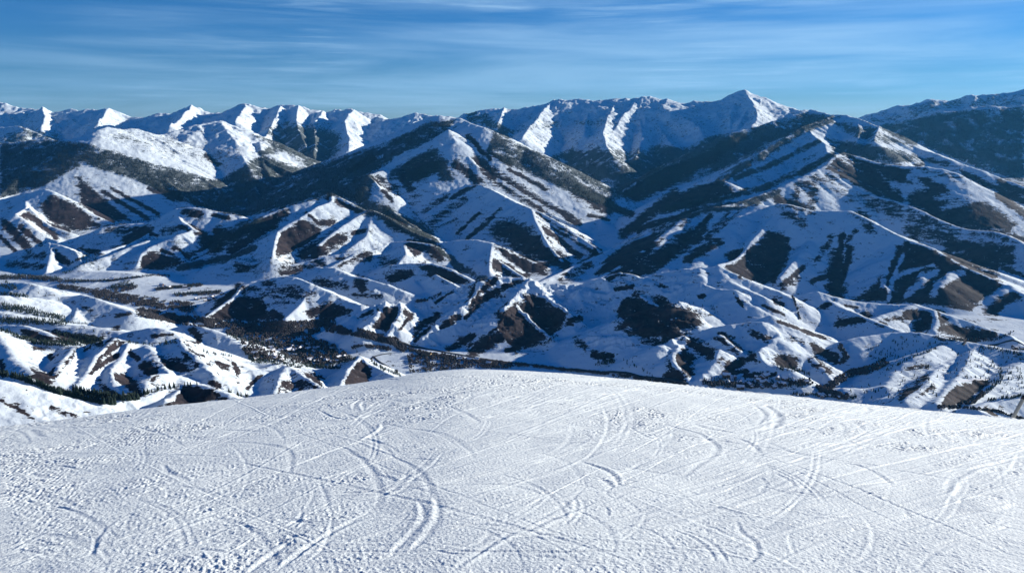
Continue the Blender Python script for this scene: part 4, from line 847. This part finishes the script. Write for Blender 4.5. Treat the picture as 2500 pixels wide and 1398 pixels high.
# ---- leafless cottonwood and willow along the river and in town
WT=[('4','s',20,'400,275 560,300 700,330 900,350',700,6),('4','s',42,'650,320 900,370 1150,400 1300,420',1700,6),('4','s',38,'950,450 1200,500 1450,530',1500,7),('4','s',34,'1400,525 1700,540 2000,545 2250,520',1500,7),('4','s',34,'1560,585 1800,590 2150,580',1100,8),
('4','p',1,'1580,590 2080,610 2250,660 2400,770 2200,820 1950,790 1700,770 1640,700',900,9),('4','s',16,'0,220 200,215 420,240',300,7),('4','s',9,'400,245 560,240 760,235 1050,200 1150,205',300,5),('4','s',24,'720,300 860,290 920,270',240,6),('4','s',12,'1060,295 1370,265',240,6),('4','s',14,'1200,335 1500,315',240,6),
('4','s',12,'790,480 880,460',150,4),('5','s',32,'0,560 200,590 450,650 520,700',1100,7),('5','s',16,'470,690 700,740 1000,780 1300,810',700,6),('5','p',1,'540,740 760,720 900,770 1250,800 1250,830 900,830 700,850 560,860',900,6),('5','s',10,'1300,805 1600,840 1900,870 2300,930',500,6),('5','s',14,'160,690 260,680 420,700',160,6),
('5','s',12,'600,380 700,360 790,320',120,6),('6','s',28,'1130,990 1220,930 1340,860 1430,850 1560,790',700,7),('6','s',20,'1250,800 1300,760 1250,680',180,6),('6','s',20,'1100,960 1160,1000 1300,1030',260,8),('6','s',24,'340,940 700,950 1050,930',220,8),('6','s',8,'930,340 960,420 980,500',80,5),('6','s',14,'2420,590 2300,640 1950,640 1880,610',120,5),
('6','s',9,'1900,1090 2100,1100 2300,1120 2500,1180',200,5),('6','s',14,'2060,1080 2160,1060 2220,1000',140,6),('5','s',14,'1260,760 1300,700 1500,650 1560,600',90,5),('2','s',9,'830,960 880,930 700,1010 560,860',140,6),('2','s',7,'1440,1260 1600,1180 1750,1120',90,5),('1','s',6,'500,1020 700,980 860,960 1100,920',100,7),('1','s',8,'1050,1260 1300,1210 1480,1130 1560,1060',180,6),('1','s',8,'480,1230 620,1160 540,1130',90,6)]
VV=[];FF=[];o_=0; single=[]
for i,(tl,kd,wd,pt,n_,h_) in enumerate(WT):
    X_,Y_=sample(tl,kd,wd*0.88,pt,int(n_*1.7),0.43,seed=600+i); p=hits(X_,Y_)
    if not len(p): continue
    if i in (20,21): single+= [tuple(q)+(h_,i) for q in p[:22]]; p=p[22:]
    v,f=blobs(p,h_*1.15,0.42,i+40); VV.append(v); FF.append(f+o_); o_+=len(v)
V_=np.concatenate(VV);F_=np.concatenate(FF)
tag(link('leafless_woodland',mesh_np('leafless_woodland',V_,F_,[M_twig],False)),'grey brown leafless woodland and willow along the valley floor','woodland',kind='stuff')
def bare_tree(seed):
    r=random.Random(seed); V=[];F=[]
    def limb(p,d,l,w,dep):
        q=[p[k]+d[k]*l for k in range(3)]; b=len(V)
        for pt,ww in ((p,w),(q,w*.55)):
            for k in range(4): V.append((pt[0]+ww*math.cos(k*1.57),pt[1]+ww*math.sin(k*1.57),pt[2]))
        for k in range(4): F.append((b+k,b+(k+1)%4,b+4+(k+1)%4,b+4+k))
        if dep:
            for _ in range(5 if dep>1 else 6):
                e=[d[k]*.8+r.uniform(-.65,.65) for k in range(3)]; e[2]=abs(e[2])+.25; m_=math.sqrt(sum(c*c for c in e)); limb(q if _%2 else [p[k]+d[k]*l*.7 for k in range(3)],[c/m_ for c in e],l*r.uniform(.5,.72),w*.5,dep-1)
    limb([0,0,.30],[0,0,1],.2,.022,3); cr=mesh_np('crown',V,F,[M_twig],False)
    V2=[(.04*math.cos(k),.04*math.sin(k),-.05) for k in np.arange(6)*1.047]+[(.025*math.cos(k),.025*math.sin(k),.31) for k in np.arange(6)*1.047]
    return cr,mesh_np('trunk',V2,[(k,(k+1)%6,6+(k+1)%6,6+k) for k in range(6)],[M_bark],True)
bt=[bare_tree(s_) for s_ in (3,4,5)]; first=None
for x,y,z,h_,i in single:
    cm_,tm_=random.choice(bt)
    if first is None:
        r0=bpy.data.objects.new('leafless_tree',None); S.collection.objects.link(r0); first=(r0,link('crown',cm_,r0),link('trunk',tm_,r0)); r_=r0
    else:
        r_=first[0].copy(); c_=first[1].copy(); t_=first[2].copy()
        for q in (r_,c_,t_): S.collection.objects.link(q)
        c_.parent=r_; t_.parent=r_; c_.data=cm_; t_.data=tm_
    h=h_*random.uniform(1.1,1.8); r_.location=(x,y,z-.2); r_.scale=(h*1.3,h*1.3,h); r_.rotation_euler=(0,0,random.uniform(0,6.28))
    lb='grey leafless tree beside the creek right of the village' if i==20 else 'grey leafless tree among the houses of the right village'
    tag(r_,lb,'tree','leafless trees, '+lb)
# ---- houses
def box(V,F,x0,x1,y0,y1,z0,z1):
    b=len(V); V+=[(x0,y0,z0),(x1,y0,z0),(x1,y1,z0),(x0,y1,z0),(x0,y0,z1),(x1,y0,z1),(x1,y1,z1),(x0,y1,z1)]
    F+=[(b,b+3,b+2,b+1),(b+4,b+5,b+6,b+7),(b,b+1,b+5,b+4),(b+1,b+2,b+6,b+5),(b+2,b+3,b+7,b+6),(b+3,b,b+4,b+7)]
def gable(V,F,x0,x1,y0,y1,z,h,t,ov=.8):
    ym=(y0+y1)/2
    for s_ in (-1,1):
        ye=(y0-ov) if s_<0 else (y1+ov); zo=z-ov*h/((y1-y0)/2); b=len(V)
        for x in (x0-ov,x1+ov): V+=[(x,ye,zo),(x,ym,z+h),(x,ym,z+h+t),(x,ye,zo+t)]
        F+=[(b,b+1,b+2,b+3),(b+4,b+7,b+6,b+5),(b,b+4,b+5,b+1),(b+1,b+5,b+6,b+2),(b+2,b+6,b+7,b+3),(b+3,b+7,b+4,b)]
def house_meshes(L_,W_,hh,rh,wm,rm,wing):
    V=[];F=[]; box(V,F,-L_/2,L_/2,-W_/2,W_/2,-3,hh); b=len(V)
    V+=[(-L_/2,-W_/2,hh),(-L_/2,W_/2,hh),(-L_/2,0,hh+rh),(L_/2,-W_/2,hh),(L_/2,W_/2,hh),(L_/2,0,hh+rh)]; F2=[(b,b+1,b+2,b+2),(b+3,b+5,b+4,b+4)]
    if wing: box(V,F,-L_/2+1,-L_/2+1+W_*.8,-W_/2-5,-W_/2-.01,-3,hh*.85)
    wall=bpy.data.meshes.new('wall'); wall.from_pydata(V,[],F+[f[:3] for f in F2]); wall.materials.append(wm)
    V=[];F=[]; gable(V,F,-L_/2,L_/2,-W_/2,W_/2,hh+.02,rh,.7)
    if wing: box(V,F,-L_/2+.4,-L_/2+1.6+W_*.8,-W_/2-5.6,-W_/2-.9,hh*.85+.01,hh*.85+.7)
    roof=bpy.data.meshes.new('roof'); roof.from_pydata(V,[],F); roof.materials.append(rm)
    V=[];F=[]; box(V,F,L_*.2,L_*.2+1.4,-.7,.7,hh+rh*.5,hh+rh+1.8); ch=bpy.data.meshes.new('chimney'); ch.from_pydata(V,[],F); ch.materials.append(M_stone)
    V=[];F=[]; 
    for k in range(4): box(V,F,-L_*.38+k*L_*.22,-L_*.38+k*L_*.22+1.8,-W_/2-.05+(-5 if wing and k==0 else 0),-W_/2+.02+(-5 if wing and k==0 else 0),1.2,2.8)
    wi=bpy.data.meshes.new('window'); wi.from_pydata(V,[],F); wi.materials.append(M_asph)
    return wall,roof,ch,wi
HP=[house_meshes(16,10,5,3.2,M_wood,M_roofsnow,False),house_meshes(20,11,6,3.5,M_wood,M_roofsnow,True),house_meshes(12,9,4.5,3,M_stone,M_roofsnow,False)]
HS=[('4','p',1,'1640,640 1900,700 2150,650 2380,760 2200,810 1950,780 1720,770',46,'snow roofed house among the dark trees of the town'),('4','s',14,'1290,350 1400,365 1500,330',12,'snow roofed house at the upper end of the valley'),
('4','s',14,'750,240 860,250 1000,215 1150,300 1300,290',9,'snow roofed house on the open upper valley meadows'),('6','p',1,'480,880 800,880 1040,930 1000,970 500,970',30,'snow roofed house in the right village'),('6','s',10,'1050,1010 1250,1030',6,'snow roofed house at the low edge of the right village'),
('6','s',7,'2380,690 2480,700 2500,740',4,'snow roofed house near the right edge below the ridge'),('5','s',10,'880,775 1100,790',4,'small pale house beside the highway')]
first=None
for i,(tl,kd,wd,pt,n_,lb) in enumerate(HS):
    X_,Y_=sample(tl,kd,wd,pt,n_,0,seed=1200+i)
    for p in hits(X_,Y_):
        ms=HP[random.randrange(3)]
        if first is None:
            r0=bpy.data.objects.new('house',None); S.collection.objects.link(r0); first=[r0,link('wall',ms[0],r0),link('roof',ms[1],r0)]; first+=[link('chimney',ms[2],first[2]),link('window',ms[3],first[1])]; r_=r0
        else:
            cp=[q.copy() for q in first]
            for q in cp: S.collection.objects.link(q)
            r_=cp[0]; cp[1].parent=r_; cp[2].parent=r_; cp[3].parent=cp[2]; cp[4].parent=cp[1]
            for q,mm in zip(cp[1:],ms): q.data=mm
        r_.location=(p[0],p[1],p[2]+.6); r_.rotation_euler=(0,0,random.choice([0,.3,-.4,.9,1.57])+random.uniform(-.2,.2)); k=random.uniform(.9,1.3); r_.scale=(k,k,k)
        tag(r_,lb,'house','houses, '+lb)
# the large tan building by the highway
ms=house_meshes(38,17,8,6,M_tan,simple('brown_roof',(0.16,0.11,0.07),0.8),True)
p=hit(1042,868); r0=bpy.data.objects.new('ranch_building',None); S.collection.objects.link(r0); a_=link('wall',ms[0],r0); b_=link('roof',ms[1],r0); link('chimney',ms[2],b_); link('window',ms[3],a_); r0.location=(p[0],p[1],p[2]+.5); r0.rotation_euler=(0,0,-.35)
tag(r0,'large tan building with a brown roof beside the highway','building')
# ---- roads, river, path
def strip(name,pts,w,mt,lift=1.0,kind='structure'):
    q=[hit(*p) for p in pts]; q=[p for p in q if p]; o=[]
    for a,b in zip(q[:-1],q[1:]):
        n=max(2,int(math.hypot(b[0]-a[0],b[1]-a[1])/18))
        for k in range(n): o.append((a[0]+(b[0]-a[0])*k/n,a[1]+(b[1]-a[1])*k/n))
    o.append(q[-1][:2]); o=np.array(o)
    for _ in range(12): o[1:-1]=.25*o[:-2]+.5*o[1:-1]+.25*o[2:]
    V=[];F=[]
    for i in range(len(o)):
        d=o[min(i+1,len(o)-1)]-o[max(i-1,0)]; d=d/ (np.linalg.norm(d)+1e-9); n_=np.array([-d[1],d[0]])
        zc=max(ground(*(o[i]+n_*k)) for k in (-w/2,0,w/2))+lift
        for k in (-w/2,w/2): e_=o[i]+n_*k; V.append((e_[0],e_[1],zc))
        for k in (-w/2-2,w/2+2): e_=o[i]+n_*k; V.append((e_[0],e_[1],zc-lift-3))
    for i in range(len(o)-1): a=4*i; F+= [(a,a+1,a+5,a+4),(a+2,a,a+4,a+6),(a+1,a+3,a+7,a+5)]
    tag(link(name,mesh_np(name,V,F,[mt],True)),kind=kind)
strip('road',[(835,800),(880,812),(950,828),(1010,842),(1075,858),(1150,870),(1240,885),(1330,893),(1420,902),(1560,918),(1680,938)],13,M_asph)
strip('road',[(868,873),(905,868),(940,862),(956,862)],8,M_asph)
strip('road',[(911,869),(925,885),(945,893),(965,900),(968,910)],8,M_asph)
strip('road',[(2350,843),(2400,838),(2440,836),(2500,842)],8,M_asph)
strip('river',[(452,772),(466,757),(464,748),(474,762),(486,776)],16,M_ice,0.4)
strip('path',[(2335,930),(2370,927),(2412,925)],4,M_path,0.8)
# ---- leaning pole on the far side of the crest
def tube(name,a,b,ra,rb,mt,parent,n=20,cap=True):
    a=Vector(a);b=Vector(b); d=(b-a).normalized(); u=d.orthogonal().normalized(); v=d.cross(u); V=[];F=[]
    for p,r in ((a,ra),(b,rb)):
        for k in range(n): t=6.28318*k/n; V.append(tuple(p+u*r*math.cos(t)+v*r*math.sin(t)))
    F=[(k,(k+1)%n,n+(k+1)%n,n+k) for k in range(n)]
    me=bpy.data.meshes.new(name); me.from_pydata(V,[],F+([tuple(range(n,2*n)),tuple(reversed(range(n)))] if cap else [])); me.materials.append(mt)
    for p in me.polygons[:n]: p.use_smooth=True
    return link(name,me,parent)
def at(px,py,d): ux,uz=ray(px,py); return (ux*d,d,uz*d)
pr=bpy.data.objects.new('leaning_pole',None); S.collection.objects.link(pr)
b0=Vector(at(2458,1046,16.0)); b1=Vector(at(2500,969,16.2)); dirp=(b1-b0).normalized(); pr.location=b0
tube('pole_shaft',-dirp*1.8,dirp*2.6,.042,.038,M_metal,pr)
tube('collar',dirp*((b1-b0).length-.06),dirp*((b1-b0).length+.03),.048,.048,M_rubber,pr)
tube('end_cap',dirp*2.6,dirp*2.65,.045,.040,M_rubber,pr)
tag(pr,'pale metal pole leaning to the right behind the snow crest at the right edge','pole')

# ---- air
def haze():
    m=bpy.data.materials.new('haze'); m.use_nodes=True; n=m.node_tree; n.nodes.clear()
    o=n.nodes.new('ShaderNodeOutputMaterial'); v=n.nodes.new('ShaderNodeVolumePrincipled'); v.inputs['Color'].default_value=(0.10,0.50,1.0,1); v.inputs['Density'].default_value=HAZE
    v.inputs['Anisotropy'].default_value=0.2; n.links.new(v.outputs[0],o.inputs['Volume'])
    V=[];F=[]; box(V,F,-33500,33500,-400,34500,-1080,1400); me=bpy.data.meshes.new('haze'); me.from_pydata(V,[],F); me.materials.append(m); tag(link('haze',me),kind='stuff')
HAZE=9e-6
haze()
